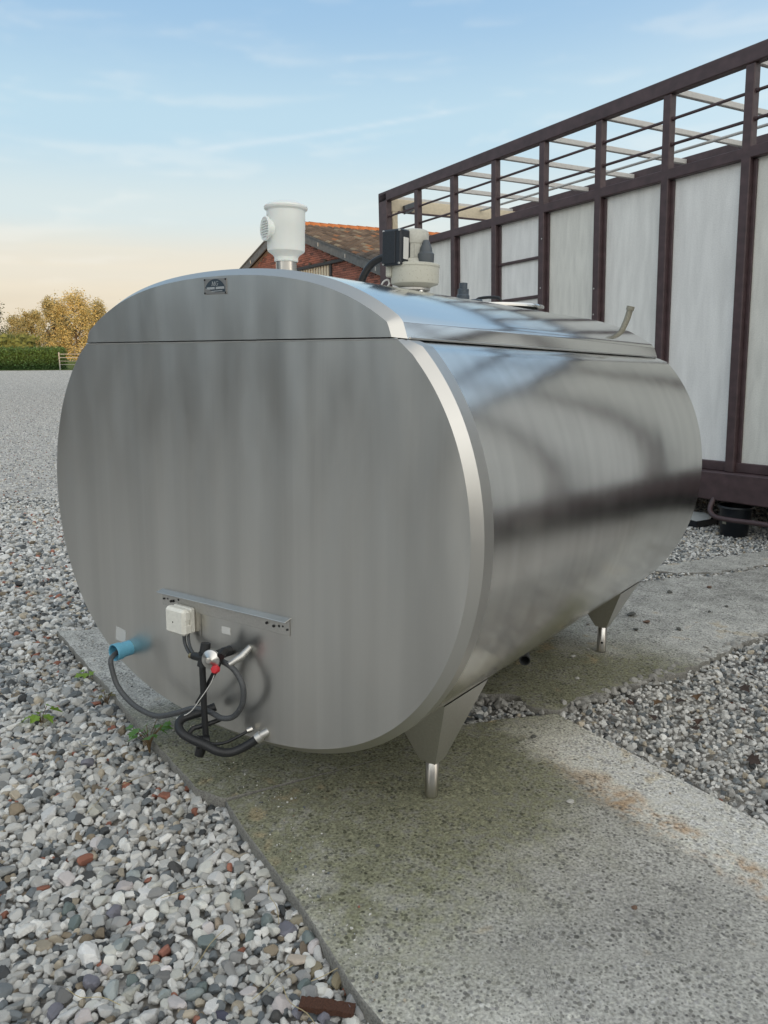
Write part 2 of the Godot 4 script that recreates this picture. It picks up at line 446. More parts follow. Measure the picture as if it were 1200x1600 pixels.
# ------------------------------------------------------------------ sky
func make_sky() -> Sky:
	var w := 2048; var h := 1024
	var a := PackedFloat32Array(); a.resize(w * h * 3)
	var c1 := noise(FastNoiseLite.TYPE_SIMPLEX_SMOOTH, 1.0, 5, 4)
	var c2 := noise(FastNoiseLite.TYPE_SIMPLEX_SMOOTH, 1.0, 4, 14)
	var stops := [[0.0, Vector3(0.52, 0.445, 0.345)], [2.5, Vector3(0.55, 0.485, 0.38)], [5.5, Vector3(0.57, 0.535, 0.455)], [9.0, Vector3(0.475, 0.545, 0.555)], [14.0, Vector3(0.355, 0.49, 0.575)], [22.0, Vector3(0.235, 0.375, 0.53)], [40.0, Vector3(0.30, 0.39, 0.49)], [90.0, Vector3(0.36, 0.41, 0.46)]]
	var sa := atan2(SUN.x, -SUN.z)
	for j in h:
		var el := (0.5 - (j + 0.5) / h) * PI
		var e := rad_to_deg(el)
		var base := Vector3(0.30, 0.29, 0.27)
		if e > -0.5:
			base = stops[-1][1]
			for q in stops.size() - 1:
				if e < stops[q + 1][0]:
					base = stops[q][1].lerp(stops[q + 1][1], ss(0.0, 1.0, clampf((e - stops[q][0]) / (stops[q + 1][0] - stops[q][0]), 0, 1)))
					break
		for i in w:
			var az := wrapf((i + 0.5) / w * TAU, -PI, PI)
			var c := base
			if e > -0.5:
				# brighter and whiter towards the sun's side, low down
				var near := 0.5 + 0.5 * cos(az - sa)
				var low := exp(-maxf(e, 0.0) / 55.0)
				c += Vector3(1.85, 1.64, 1.33) * near * near * low
				if e < 60.0:
					# thin cirrus drawn out sideways, and flat banks near the horizon
					var q := Vector3(sin(az) * 3.0, e * 0.16, cos(az) * 3.0)
					var b1 := c1.get_noise_3d(q.x, q.y * 2.2, q.z)
					var b2 := c2.get_noise_3d(q.x * 2.1 + b1, q.y * 5.0 + b1 * 0.6, q.z * 2.1)
					var haze: float = ss(0.1, 0.7, az) * ss(2.4, 0.9, az) * ss(26.0, 8.0, e)
					c = c.lerp(Vector3(0.66, 0.67, 0.65), haze * 0.5 * (0.75 + 0.5 * b1))
					var wisp: float = ss(0.10, 0.55, b2 + 0.5 * b1) * ss(34.0, 12.0, e)
					c = c.lerp(Vector3(0.74, 0.71, 0.65), wisp * 0.10)
					var bank: float = ss(-0.05, 0.35, c2.get_noise_3d(q.x * 0.8, q.y * 7.0, q.z * 0.8) + 0.3 * b1) * ss(11.0, 3.0, e) * ss(-0.5, 2.0, e)
					c = c.lerp(Vector3(0.66, 0.58, 0.45), bank * 0.22)
					var veil: float = ss(0.0, 0.6, b1 + 0.5 * b2) * ss(40.0, 8.0, e)
					c = c.lerp(Vector3(0.61, 0.63, 0.62), veil * 0.12)
					# an old vapour trail
					var ad := rad_to_deg(az)
					var te := 12.95 + (ad - (-11.84)) * 0.139
					var tw := 0.13 + 0.06 * b1
					var trail: float = exp(-pow((e - te) / tw, 2.0)) * ss((-11.84) - 1.0, (-11.84) + 1.0, ad) * ss((-11.84) + 22.0, (-11.84) + 12.0, ad) * (0.75 + 0.6 * b2)
					c = c.lerp(Vector3(0.66, 0.66, 0.66), clampf(trail * 0.38, 0, 1))
			var k := (j * w + i) * 3
			a[k] = c.x; a[k + 1] = c.y; a[k + 2] = c.z
	var pm := PanoramaSkyMaterial.new()
	pm.panorama = ImageTexture.create_from_image(Image.create_from_data(w, h, false, Image.FORMAT_RGBF, a.to_byte_array()))
	var sky := Sky.new()
	sky.sky_material = pm
	return sky

# ------------------------------------------------------------------ main
func _ready():
	rng.seed = 20240917
	# camera
	var cam := Camera3D.new()
	cam.name = "camera"
	cam.fov = rad_to_deg(2.0 * atan(800.0 / 1225.0))
	cam.far = 2000.0
	cam.near = 0.05
	cam.transform = Transform3D(Basis(V(0.99997, -0.007211, 0.001498), V(0.007365, 0.979076, -0.203363), V(0.0, 0.203369, 0.979102)).orthonormalized(), V(0, 1.6, 0))
	add_child(cam)
	# sky, exposure
	var env := Environment.new()
	env.background_mode = Environment.BG_SKY
	env.sky = make_sky()
	env.tonemap_mode = Environment.TONE_MAPPER_LINEAR
	env.tonemap_exposure = 1.48
	env.sdfgi_enabled = true; env.ssao_enabled = true; env.ssil_enabled = true
	var we := WorldEnvironment.new()
	we.name = "world"
	we.environment = env
	add_child(we)
	# a low evening sun beyond the trailer
	var sun := DirectionalLight3D.new()
	sun.name = "sun"
	sun.light_energy = 0.8
	sun.light_color = Color(1.0, 0.79, 0.53)
	sun.light_angular_distance = 0.6
	sun.shadow_enabled = true
	add_child(sun)
	sun.look_at_from_position(Vector3.ZERO, -SUN, Vector3.UP)
	make_materials()
	print("materials")
	build_ground()
	print("ground")
	build_slabs()
	build_gravel()
	print("gravel")
	build_trailer()
	build_barn()
	build_yard()
	print("barn")
	build_far()
	print("far")
	build_tank()
	print("tank")
	build_small()
	print("done")

# ------------------------------------------------------------------ ground
func sheet(poly: Array, y: float, called: String, m: Material):
	var pts := PackedVector2Array(poly)
	var t := Geometry2D.triangulate_polygon(pts)
	var s := new_st()
	for i in range(0, t.size(), 3):
		tri(s, V(pts[t[i]].x, y, pts[t[i]].y), V(pts[t[i + 1]].x, y, pts[t[i + 1]].y), V(pts[t[i + 2]].x, y, pts[t[i + 2]].y), Vector3.UP)
	var o := put(called, s, m)
	o.set_meta("kind", "structure")
	return o

var gravel: Node3D
func build_ground():
	gravel = sheet([Vector2(-400, -500), Vector2(400, -500), Vector2(400, 100), Vector2(-400, 100)], -0.066, "ground", M.gravel_sheet)
	var lawn := grained(lin(0.17, 0.21, 0.07), 0.95, M.fine, 0.8)
	lawn.metallic_specular = 0.1
	sheet([Vector2(-300, -74.5), Vector2(-12, -72.0), Vector2(20, -74), Vector2(300, -76), Vector2(300, -480), Vector2(-300, -480)], -0.05, "lawn", lawn)

# slabs: outlines on the ground (x, z), clockwise from the near left corner
var slab_polys := []
func rough_edge(p: Array, amp: Array, seed_: int) -> Array:
	# breaks each side into short pieces that wander by amp[i]
	var n := noise(FastNoiseLite.TYPE_SIMPLEX_SMOOTH, 12.0, 5, seed_)
	n.fractal_gain = 0.65
	var out := []
	for i in p.size():
		var a: Vector2 = p[i]; var b: Vector2 = p[(i + 1) % p.size()]
		var k := maxi(1, int(a.distance_to(b) / 0.035))
		if a.distance_to(b) > 6.0: k = 4
		var nn := (b - a).normalized().orthogonal()
		for j in k:
			var t := float(j) / k
			var q := a.lerp(b, t)
			out.append(q + nn * n.get_noise_2d(q.x, q.y) * amp[i] * (1.0 if j > 0 else 0.3))
	return out

func build_slab(poly: Array, top: float, label: String):
	var n := poly.size()
	var pts := PackedVector2Array(poly)
	slab_polys.append(pts)
	var node := Node3D.new()
	node.name = numbered("pavement", self)
	node.set_meta("kind", "structure"); node.set_meta("label", label)
	add_child(node, true)
	var t := Geometry2D.triangulate_polygon(pts)
	var v := PackedVector3Array(); var nn := PackedVector3Array(); var uv := PackedVector2Array(); var uv2 := PackedVector2Array(); var idx := PackedInt32Array()
	for p in pts:
		v.append(V(p.x, top, p.y)); nn.append(Vector3.UP); uv.append(p * 1.35); uv2.append((p - Vector2(CX0, CZ0)) / CSZ)
	for i in range(0, t.size(), 3):
		var a := v[t[i]]; var b := v[t[i + 1]]; var c := v[t[i + 2]]
		if (b - a).cross(c - a).y > 0: idx.append_array([t[i], t[i + 2], t[i + 1]])
		else: idx.append_array([t[i], t[i + 1], t[i + 2]])
	put("top_face", raw_mesh(v, nn, uv, idx, uv2), M.concrete, node)
	var ar := 0.0
	for i in n: ar += pts[i].cross(pts[(i + 1) % n])
	var sg := 1.0 if ar > 0 else -1.0
	var off := []
	for i in n:
		var d := (pts[(i + 1) % n] - pts[(i - 1 + n) % n]).normalized()
		off.append(Vector2(d.y, -d.x) * sg)
	var s := new_st()
	var ne := noise(FastNoiseLite.TYPE_SIMPLEX_SMOOTH, 22.0, 3, 7)
	for i in n:
		var k := (i + 1) % n
		var ro := V(off[i].x, 0, off[i].y)
		s.set_smooth_group(1)
		var rows := [[0.0, 0.0], [0.003, -0.002], [0.005, -0.008], [0.006, -0.10]]
		for r in 3:
			var q := []
			for e in [[i, r], [k, r], [k, r + 1], [i, r + 1]]:
				var j: int = e[0]
				var w: float = rows[e[1]][0] * (1.0 + 0.7 * ne.get_noise_2d(pts[j].x, pts[j].y)) if e[1] > 0 else 0.0
				q.append(V(pts[j].x + off[j].x * w, top + rows[e[1]][1], pts[j].y + off[j].y * w))
			quad(s, q[0], q[1], q[2], q[3], ro + Vector3.UP * (0.8 if r < 2 else 0.0))
	put("broken_edge", s, M.concrete_edge, node)

func build_slabs():
	var P := func(a): return a.map(func(q): return Vector2(q[0], q[1]))
	var near: Array = P.call([[-0.578, -2.569], [0.0, -2.872], [0.33, -3.142], [0.52, -3.198], [0.765, -3.246], [1.301, -2.398], [3.9, 1.72], [1.7, 1.72], [-0.009, -1.607], [-0.083, -1.714], [-0.249, -2.022], [-0.338, -2.166], [-0.475, -2.383]])
	build_slab(rough_edge(near, [0.004, 0.004, 0.010, 0.010, 0.004, 0.0, 0.0, 0.0, 0.004, 0.004, 0.004, 0.004, 0.004], 61), 0.0, "near concrete slab with exposed aggregate")
	var far: Array = P.call([[-1.918, -4.36], [-1.64, -4.39], [0.2, -4.75], [1.758, -5.22], [2.13, -5.385], [2.33, -5.37], [2.85, -5.61], [4.6, -6.35], [4.2, -5.65], [2.204, -4.274], [1.805, -3.942], [1.474, -3.694], [1.10, -3.515], [0.90, -3.42], [0.775, -3.285], [0.68, -3.31], [0.60, -3.46], [0.35, -3.47], [0.333, -3.152], [0.0, -2.880], [-0.592, -2.594], [-0.700, -2.655], [-0.847, -2.852]])
	build_slab(rough_edge(far, [0.02, 0.02, 0.03, 0.05, 0.03, 0.03, 0.0, 0.0, 0.04, 0.05, 0.05, 0.05, 0.05, 0.03, 0.03, 0.06, 0.04, 0.03, 0.006, 0.006, 0.006, 0.008, 0.010], 62), -0.003, "mossy concrete slab under the tank")
	var back: Array = P.call([[1.90, -5.62], [2.18, -5.745], [2.967, -6.07], [4.6, -6.8], [4.6, -6.42], [2.85, -5.70], [2.40, -5.50], [2.10, -5.52]])
	build_slab(rough_edge(back, [0.05, 0.05, 0.04, 0.0, 0.0, 0.04, 0.06, 0.05], 63), -0.012, "narrow broken concrete strip beside the trailer")

func in_slab(p: Vector2, grow := 0.0) -> bool:
	for s in slab_polys:
		if Geometry2D.is_point_in_polygon(p, s): return true
	return false

# ------------------------------------------------------------------ gravel
func stone_mesh(seed_: int, sub: int) -> ArrayMesh:
	var r := RandomNumberGenerator.new(); r.seed = seed_
	var t := (1.0 + sqrt(5.0)) / 2.0
	var vs := [V(-1, t, 0), V(1, t, 0), V(-1, -t, 0), V(1, -t, 0), V(0, -1, t), V(0, 1, t), V(0, -1, -t), V(0, 1, -t), V(t, 0, -1), V(t, 0, 1), V(-t, 0, -1), V(-t, 0, 1)].map(func(x): return x.normalized())
	var fs := [[0, 11, 5], [0, 5, 1], [0, 1, 7], [0, 7, 10], [0, 10, 11], [1, 5, 9], [5, 11, 4], [11, 10, 2], [10, 7, 6], [7, 1, 8], [3, 9, 4], [3, 4, 2], [3, 2, 6], [3, 6, 8], [3, 8, 9], [4, 9, 5], [2, 4, 11], [6, 2, 10], [8, 6, 7], [9, 8, 1]]
	for k in sub:
		var cache := {}
		var nf := []
		for f in fs:
			var m := []
			for e in [[f[0], f[1]], [f[1], f[2]], [f[2], f[0]]]:
				var key := Vector2i(mini(e[0], e[1]), maxi(e[0], e[1]))
				if not cache.has(key):
					cache[key] = vs.size()
					vs.append(((vs[e[0]] + vs[e[1]]) * 0.5).normalized())
				m.append(cache[key])
			nf.append([f[0], m[0], m[2]]); nf.append([f[1], m[1], m[0]]); nf.append([f[2], m[2], m[1]]); nf.append(m)
		fs = nf
	var planes := []
	var cuts := r.randi_range(7, 11)
	for k in cuts:
		var n := V(r.randfn(), r.randfn(), r.randfn()).normalized()
		planes.append([n, r.randf_range(0.40, 0.74)])
	var sc := V(r.randf_range(1.0, 1.55), r.randf_range(0.7, 1.0), r.randf_range(0.85, 1.2))
	var nz := noise(FastNoiseLite.TYPE_SIMPLEX_SMOOTH, 1.6, 3, seed_)
	var pos := []
	for v in vs:
		var d := 1.0
		for p in planes:
			var k: float = v.dot(p[0])
			if k > 0.05: d = minf(d, p[1] / k)
		d *= 1.0 + 0.06 * nz.get_noise_3d(v.x, v.y, v.z)
		pos.append(v * d * sc)
	var s := new_st()
	for f in fs: tri(s, pos[f[0]], pos[f[1]], pos[f[2]], pos[f[0]] + pos[f[1]] + pos[f[2]])
	s.generate_normals()
	return s.commit()

func stone_color() -> Color:
	var k := rng.randf()
	var c: Vector3
	if k < 0.36: c = V(0.60, 0.595, 0.575)      # pale limestone and crushed concrete
	elif k < 0.58: c = V(0.76, 0.755, 0.735)
	elif k < 0.76: c = V(0.38, 0.39, 0.39)      # grey
	elif k < 0.87: c = V(0.20, 0.22, 0.235)      # blue-grey slate
	elif k < 0.92: c = V(0.52, 0.46, 0.37)       # beige
	elif k < 0.95: c = V(0.27, 0.225, 0.17)     # brown
	elif k < 0.967: c = V(0.36, 0.165, 0.12)     # brick
	else: c = V(0.10, 0.105, 0.11)
	c *= rng.randf_range(0.78, 1.22)
	return Color(c.x, c.y, c.z)

func build_gravel():
	var meshes := []
	for k in 14: meshes.append(stone_mesh(500 + k, 2))
	var small := []
	for k in 6: small.append(stone_mesh(700 + k, 1))
	var found := []   # [pos, r, mesh, xf, colour]
	var cell := 0.042
	var grid := {}
	# regions: [x0, x1, z0, z1]
	var inside := func(p: Vector2) -> bool:
		# what this camera, or one a step aside, can see
		var zz := -p.y
		if p.y > -0.9: return false
		var lim := zz * 0.50 + 0.55
		return absf(p.x) < lim
	var throw := func(count: int, r0: float, r1: float, z0: float, z1: float, over: float, side: int):
		for i in count:
			var z: float = -sqrt(rng.randf_range(z0 * z0, z1 * z1))
			var lim := -z * 0.50 + 0.55
			var x: float = rng.randf_range(-lim, lim)
			if side > 0:
				x = rng.randf_range(0.45, lim)
			var p := Vector2(x, z)
			if not inside.call(p): continue
			var r: float = r0 + (r1 - r0) * pow(rng.randf(), 1.7)
			if in_slab(p): continue
			if side == 0 and x > 0.45 and z > -8.0: continue
			var gx := int(floor(x / cell)); var gz := int(floor(z / cell))
			var ok := true
			for ax in range(gx - 1, gx + 2):
				for az in range(gz - 1, gz + 2):
					for q in grid.get(Vector2i(ax, az), []):
						if q[0].distance_squared_to(p) < pow((q[1] + r) * over, 2): ok = false; break
					if not ok: break
				if not ok: break
			if not ok: continue
			var key := Vector2i(gx, gz)
			if not grid.has(key): grid[key] = []
			grid[key].append([p, r])
			found.append([p, r])
	throw.call(5000, 0.010, 0.016, 2.2, 8.0, 0.72, 1)
	throw.call(60000, 0.0065, 0.0105, 2.2, 8.0, 0.70, 1)
	throw.call(700, 0.020, 0.029, 1.0, 6.5, 0.9, 0)
	throw.call(20000, 0.011, 0.021, 1.0, 3.6, 0.66, 0)
	throw.call(36000, 0.011, 0.020, 3.0, 8.0, 0.66, 0)
	throw.call(55000, 0.0075, 0.012, 1.0, 4.0, 0.66, 0)
	throw.call(90000, 0.0085, 0.013, 3.5, 8.8, 0.68, 0)
	var near_big := []
	var lists := {}
	var rot := func() -> Basis:
		return Basis(Vector3.UP, rng.randf() * TAU) * Basis(V(rng.randfn(), 0, rng.randfn()).normalized(), rng.randfn() * 0.35)
	var all := []
	for f in found:
		var p: Vector2 = f[0]; var r: float = f[1]
		# right of the slab and under the trailer the chippings are finer
		var right := p.x > 0.4
		var lift := 0.012 * ss(-3.2, -4.6, p.y) + (0.010 if right else 0.0)
		var y := -0.060 + r * rng.randf_range(0.55, 0.85) + lift + rng.randf() * 0.014
		var xf := Transform3D((rot.call() as Basis).scaled(Vector3.ONE * r * 1.30), V(p.x, y, p.y))
		var sc := stone_color()
		if right and sc.r > sc.b * 1.5: sc = Color(0.5, 0.49, 0.47) * rng.randf_range(0.8, 1.2)      # hardly any brick among the chippings
		all.append([r / (0.4 + p.length()), xf, sc, rng.randi() % meshes.size(), p, r])
	# crumbled concrete along the broken edges
	for e in [[Vector2(0.80, -3.30), Vector2(1.10, -3.50), 40], [Vector2(1.10, -3.50), Vector2(2.20, -4.26), 150], [Vector2(0.36, -3.45), Vector2(0.68, -3.32), 60], [Vector2(1.76, -5.24), Vector2(2.85, -5.63), 90]]:
		for i in e[2]:
			var p: Vector2 = e[0].lerp(e[1], rng.randf()) + Vector2(rng.randfn(), rng.randfn()) * 0.018
			var r := 0.006 + 0.016 * pow(rng.randf(), 2.0)
			var v := rng.randf_range(0.26, 0.46)
			var xf := Transform3D((rot.call() as Basis).scaled(Vector3.ONE * r * 1.2), V(p.x, -0.022 + rng.randf() * 0.016, p.y))
			all.append([0.0, xf, Color(v, v * 0.98, v * 0.93), rng.randi() % meshes.size(), p, r])
	for e in [[Vector2(-1.90, -4.33), Vector2(-0.53, -2.62), 160, Vector2(0.78, -0.62)], [Vector2(-0.52, -2.60), Vector2(-0.009, -1.607), 150, Vector2(0.889, -0.457)], [Vector2(0.765, -3.246), Vector2(1.301, -2.398), 110, Vector2(-0.845, 0.534)]]:
		for i in e[2]:
			var p: Vector2 = e[0].lerp(e[1], rng.randf()) + e[3] * absf(rng.randfn()) * 0.07
			var r := 0.0018 + 0.005 * pow(rng.randf(), 3.0)
			var xf := Transform3D((rot.call() as Basis).scaled(Vector3.ONE * r), V(p.x, r * 0.45, p.y))
			all.append([0.0, xf, stone_color(), -1 - rng.randi() % small.size(), p, r])
	# under them a bed of smaller grit
	for i in 20000:
		var z := -sqrt(rng.randf_range(1.0, 60.0))
		var p := Vector2(rng.randf_range(-1.0, 1.0) * (-z * 0.5 + 0.55), z)
		if in_slab(p): continue
		var r := rng.randf_range(0.006, 0.012)
		var xf := Transform3D((rot.call() as Basis).scaled(Vector3.ONE * r), V(p.x, -0.060 + r * 0.5 + 0.012 * ss(-3.2, -4.6, z) + rng.randf() * 0.006, p.y))
		all.append([0.0, xf, stone_color(), -1 - rng.randi() % small.size(), p, r])
	# packed drive further off: sparse chippings only
	for i in 80000:
		var z := -lerpf(7.6, 73.0, pow(rng.randf(), 1.15))
		var p := Vector2(rng.randf_range(-1.0, -0.25) * (-z * 0.5 + 0.55), z)
		var r := rng.randf_range(0.006, 0.014)
		var xf := Transform3D((rot.call() as Basis).scaled(Vector3.ONE * r), V(p.x, -0.066 + r * 0.35, p.y))
		all.append([0.0, xf, stone_color(), -1 - rng.randi() % small.size(), p, r])
	# the three hundred that show largest lie there as stones of their own
	all.sort_custom(func(a, b): return a[0] > b[0])
	var pal := {}
	var made := 0
	for a in all:
		var vis: bool = a[4].y < -1.25 and a[4].x > -a[4].y * -0.49 - 0.02 and a[4].x < -a[4].y * 0.5
		if made < 300 and a[3] >= 0 and vis:
			var c: Color = a[2]
			var key := Vector3i(int(c.r * 24), int(c.g * 24), int(c.b * 24))
			if not pal.has(key):
				var m: StandardMaterial3D = M.stone.duplicate()
				m.vertex_color_use_as_albedo = false
				m.albedo_color = lin((key.x + 0.5) / 24.0, (key.y + 0.5) / 24.0, (key.z + 0.5) / 24.0)
				pal[key] = m
			var o := put("stone", meshes[a[3]], pal[key], gravel)
			o.transform = a[1]
			made += 1
			continue
		if not lists.has(a[3]): lists[a[3]] = [[], []]
		lists[a[3]][0].append(a[1]); lists[a[3]][1].append(a[2])
	print("stones ", all.size(), " palette ", pal.size())
	for k in lists:
		multi("loose_gravel", meshes[k] if k >= 0 else small[-1 - k], M.stone, lists[k][0], lists[k][1], gravel)

# ------------------------------------------------------------------ trailer
func tw(q: float, u: float, n := 0.0) -> Vector3:
	return V(q, u, n)      # in the trailer's own axes: along, up, towards the tank

func build_trailer():
	var t := thing("cattle_trailer", "tall brown steel framed cattle trailer with white side panels and open barred top", "trailer", Transform3D(Basis(TRD, TRU, TRN).orthonormalized(), TRP))
	var q0 := -5.80; var q1 := 7.75
	var W := 2.45
	var posts := []
	var s: SurfaceTool
	for k in range(-6, 10): posts.append(-0.085 + 0.801 * k)
	for side in [0, 1]:
		var n0: float = 0.0 if side == 0 else -W
		var out := 1.0 if side == 0 else -1.0
		# corner post
		s = new_st(); box(s, Transform3D(Basis(), tw(q0 + 0.11, 2.11, n0 - 0.04 * out)), V(0.22, 3.58, 0.09), 0.008)
		put("corner_post", s, M.brown, t)
		s = new_st(); box(s, Transform3D(Basis(), tw(q1 + 0.08, 2.11, n0 - 0.04 * out)), V(0.12, 3.58, 0.09), 0.008)
		put("corner_post", s, M.brown, t)
		for p in posts:
			if p > q1: continue
			s = new_st(); box(s, Transform3D(Basis(), tw(p + 0.042, 2.165, n0 - 0.035 * out)), V(0.084, 3.25, 0.075), 0.006)
			box(s, Transform3D(Basis(), tw(p + 0.100, 1.815, n0 - 0.055 * out)), V(0.034, 2.52, 0.02), 0.004)
			put("post", s, M.brown, t)
		# long rails, in one length each
		s = new_st(); bar(s, tw(q0 + 0.001, 3.86, n0 - 0.042 * out), tw(q1 + 0.14, 3.86, n0 - 0.042 * out), 0.094, 0.13, Vector3.UP, 0.008); put("top_rail", s, M.brown, t)
		var mu := 3.128 if side == 0 else 2.86
		s = new_st(); bar(s, tw(q0 + 0.221, mu, n0 - 0.042 * out), tw(q1 + 0.02, mu, n0 - 0.042 * out), 0.088, 0.090, Vector3.UP, 0.006); put("middle_rail", s, M.brown, t)
		s = new_st(); bar(s, tw(q0 - 0.02, 0.415, n0 - 0.02 * out), tw(q1 + 0.15, 0.415, n0 - 0.02 * out), 0.16, 0.25, Vector3.UP, 0.010); put("chassis_beam", s, M.brown, t)
		s = new_st(); bar(s, tw(q0 + 0.2, 0.582, n0 - 0.055 * out), tw(q1, 0.582, n0 - 0.055 * out), 0.04, 0.083, Vector3.UP, 0.006); put("sill_angle", s, M.brown, t)
		# bars and panels, bay by bay
		var edges := [q0 + 0.135] + posts.filter(func(x): return x < q1) + [q1]
		for i in edges.size() - 1:
			var a: float = edges[i] + 0.084; var b: float = edges[i + 1]
			if b - a < 0.1: continue
			if side == 0:
				for u in [3.588, 3.378]:
					s = new_st(); tube(s, [tw(a - 0.004, u, n0 - 0.035), tw(b + 0.004, u, n0 - 0.035)], 0.0135, 8, false)
					tube(s, [tw(a - 0.002, u, n0 - 0.035), tw(a + 0.020, u, n0 - 0.035)], 0.019, 8, true)
					put("bar", s, M.brown, t)
			else:
				s = new_st(); tube(s, [tw(a - 0.004, 3.48, n0 + 0.035), tw(b + 0.004, 3.48, n0 + 0.035)], 0.0135, 6, false); put("bar", s, M.brown, t)
			s = new_st()
			var ph := 2.47 if side == 0 else 2.2
			box(s, Transform3D(Basis(), tw((a + b) * 0.5, 0.616 + ph * 0.5, n0 - 0.075 * out)), V(b - a + 0.05, ph, 0.018), 0.002)
			put("panel", s, M.panels[(i * 3 + i / 2) % 5], t)
			if side == 0 and absf(edges[i] + 3.289) < 0.1:
				s = new_st(); bar(s, tw(a, 2.645, n0 - 0.05), tw(b, 2.645, n0 - 0.05), 0.03, 0.028, Vector3.UP, 0.004)
				put("catch_bar", s, M.brown, t)
				s = new_st(); bar(s, tw(a, 2.235, n0 - 0.055), tw(b, 2.235, n0 - 0.055), 0.02, 0.035, Vector3.UP, 0.004); put("catch_bar", s, M.brown, t)
	# roof hoops over the width
	for p in posts + [q0 + 0.12]:
		if p > q1: continue
		s = new_st(); bar(s, tw(p - 0.03, 3.865, -0.09), tw(p - 0.03, 3.865, -W + 0.09), 0.045, 0.055, Vector3.UP, 0.005)
		put("roof_bar", s, M.pale_bar, t)
	s = new_st(); tube(s, [tw(q0 + 0.2, 3.80, -1.66), tw(q1, 3.80, -1.66)], 0.016, 8); put("purlin", s, M.pale_bar, t)
	# the far end: a painted head board under the last roof bar, its corner post and a ribbed flap
	s = new_st(); box(s, Transform3D(Basis(), tw(q0 + 0.17, 3.755, -W * 0.5)), V(0.03, 0.17, W - 0.2), 0.004); put("head_board", s, M.tan, t)
	s = new_st(); bar(s, tw(q0 + 0.19, 3.665, -0.2), tw(q0 + 0.19, 3.665, -W + 0.1), 0.05, 0.02, Vector3.UP, 0.003); put("board_trim", s, M.brown, t)
	s = new_st(); box(s, Transform3D(Basis(), tw(q0 + 0.10, 2.2, -0.16)), V(0.16, 3.24, 0.09), 0.006); put("inner_post", s, M.tan, t)
	s = new_st(); box(s, Transform3D(Basis(), tw(q0 + 0.10, 1.85, -W * 0.5)), V(0.03, 2.47, W - 0.25), 0.003); put("end_wall", s, M.panel, t)
	var flap := holder("ribbed_flap", t)
	for k in 6:
		s = new_st(); box(s, Transform3D(Basis(Vector3.RIGHT, 0.35), tw(q0 + 0.22, 3.79 - 0.024 * k, -0.42 + 0.012 * k)), V(0.05, 0.020, 0.30 - 0.03 * k), 0.003); put("rib", s, M.dark_cap, flap)
	# deck, far side stays closed, running gear out of sight to the right
	s = new_st(); box(s, Transform3D(Basis(), tw((q0 + q1) * 0.5, 0.47, -W * 0.5)), V(q1 - q0, 0.06, W - 0.2), 0.004); put("deck", s, M.brown, t)
	s = new_st(); box(s, Transform3D(Basis(), tw(q1 + 0.07, 1.85, -W * 0.5)), V(0.03, 2.5, W - 0.2), 0.003); put("end_wall", s, M.panel, t)
	for n in [-0.45, -W + 0.45]:
		for q in [2.6, 3.6]:
			var w := holder("wheel", t)
			w.position = tw(q, 0.30 - q * 0.0317 - 0.075, n)
			s = new_st(); lathe(s, along(V(0, 0, -0.10), V(0, 0, 1)), [Vector2(0.16, 0.0), Vector2(0.27, 0.0), Vector2(0.295, 0.03), Vector2(0.295, 0.17), Vector2(0.27, 0.2), Vector2(0.16, 0.2)], 28); put("tyre", s, M.black, w)
			s = new_st(); lathe(s, along(V(0, 0, -0.08), V(0, 0, 1)), [Vector2(0.0, 0.02), Vector2(0.16, 0.0), Vector2(0.16, 0.16), Vector2(0.0, 0.14)], 24); put("rim", s, M.dull_steel, w)
		s = new_st(); box(s, Transform3D(Basis(), tw(-4.6, 0.24, n)), V(0.12, 0.40, 0.12), 0.006); box(s, Transform3D(Basis(), tw(-4.6, 0.078, n)), V(0.3, 0.022, 0.3), 0.004); put("landing_leg", s, M.brown, t)
	# unseen dark boxes, added under the beam to darken the tank shell's reflection
	for q in [[0.62, 2.2], [4.0, 6.6]]:
		s = new_st(); box(s, Transform3D(Basis(), tw((q[0] + q[1]) * 0.5, 0.185 - 0.0317 * q[0] * 0.5, -0.30)), V(q[1] - q[0], 0.22, 0.45), 0.01); put("added_dark_box", s, M.black, t)
	# bent brown tube under the beam
	s = new_st()
	tube(s, smooth_path([tw(-0.135, 0.33, 0.03), tw(-0.145, 0.26, 0.07), tw(-0.125, 0.200, 0.11), tw(-0.05, 0.163, 0.13), tw(0.09, 0.156, 0.13), tw(0.30, 0.164, 0.13), tw(0.85, 0.18, 0.10), tw(1.3, 0.33, 0.03)], 6), 0.021, 12)
	put("bent_tube", s, M.brown, t)
	# scratches and rivets on the frame
	for k in 9:
		var pq: float = posts[rng.randi_range(0, 8)] + rng.randf_range(0.02, 0.06)
		s = new_st(); lathe(s, along(tw(pq, rng.randf_range(0.8, 3.0), 0.001), V(0, 0, 1)), [Vector2(0.009, 0.0), Vector2(0.008, 0.004), Vector2(0.0, 0.006)], 8); put("rivet", s, M.dull_steel, t)

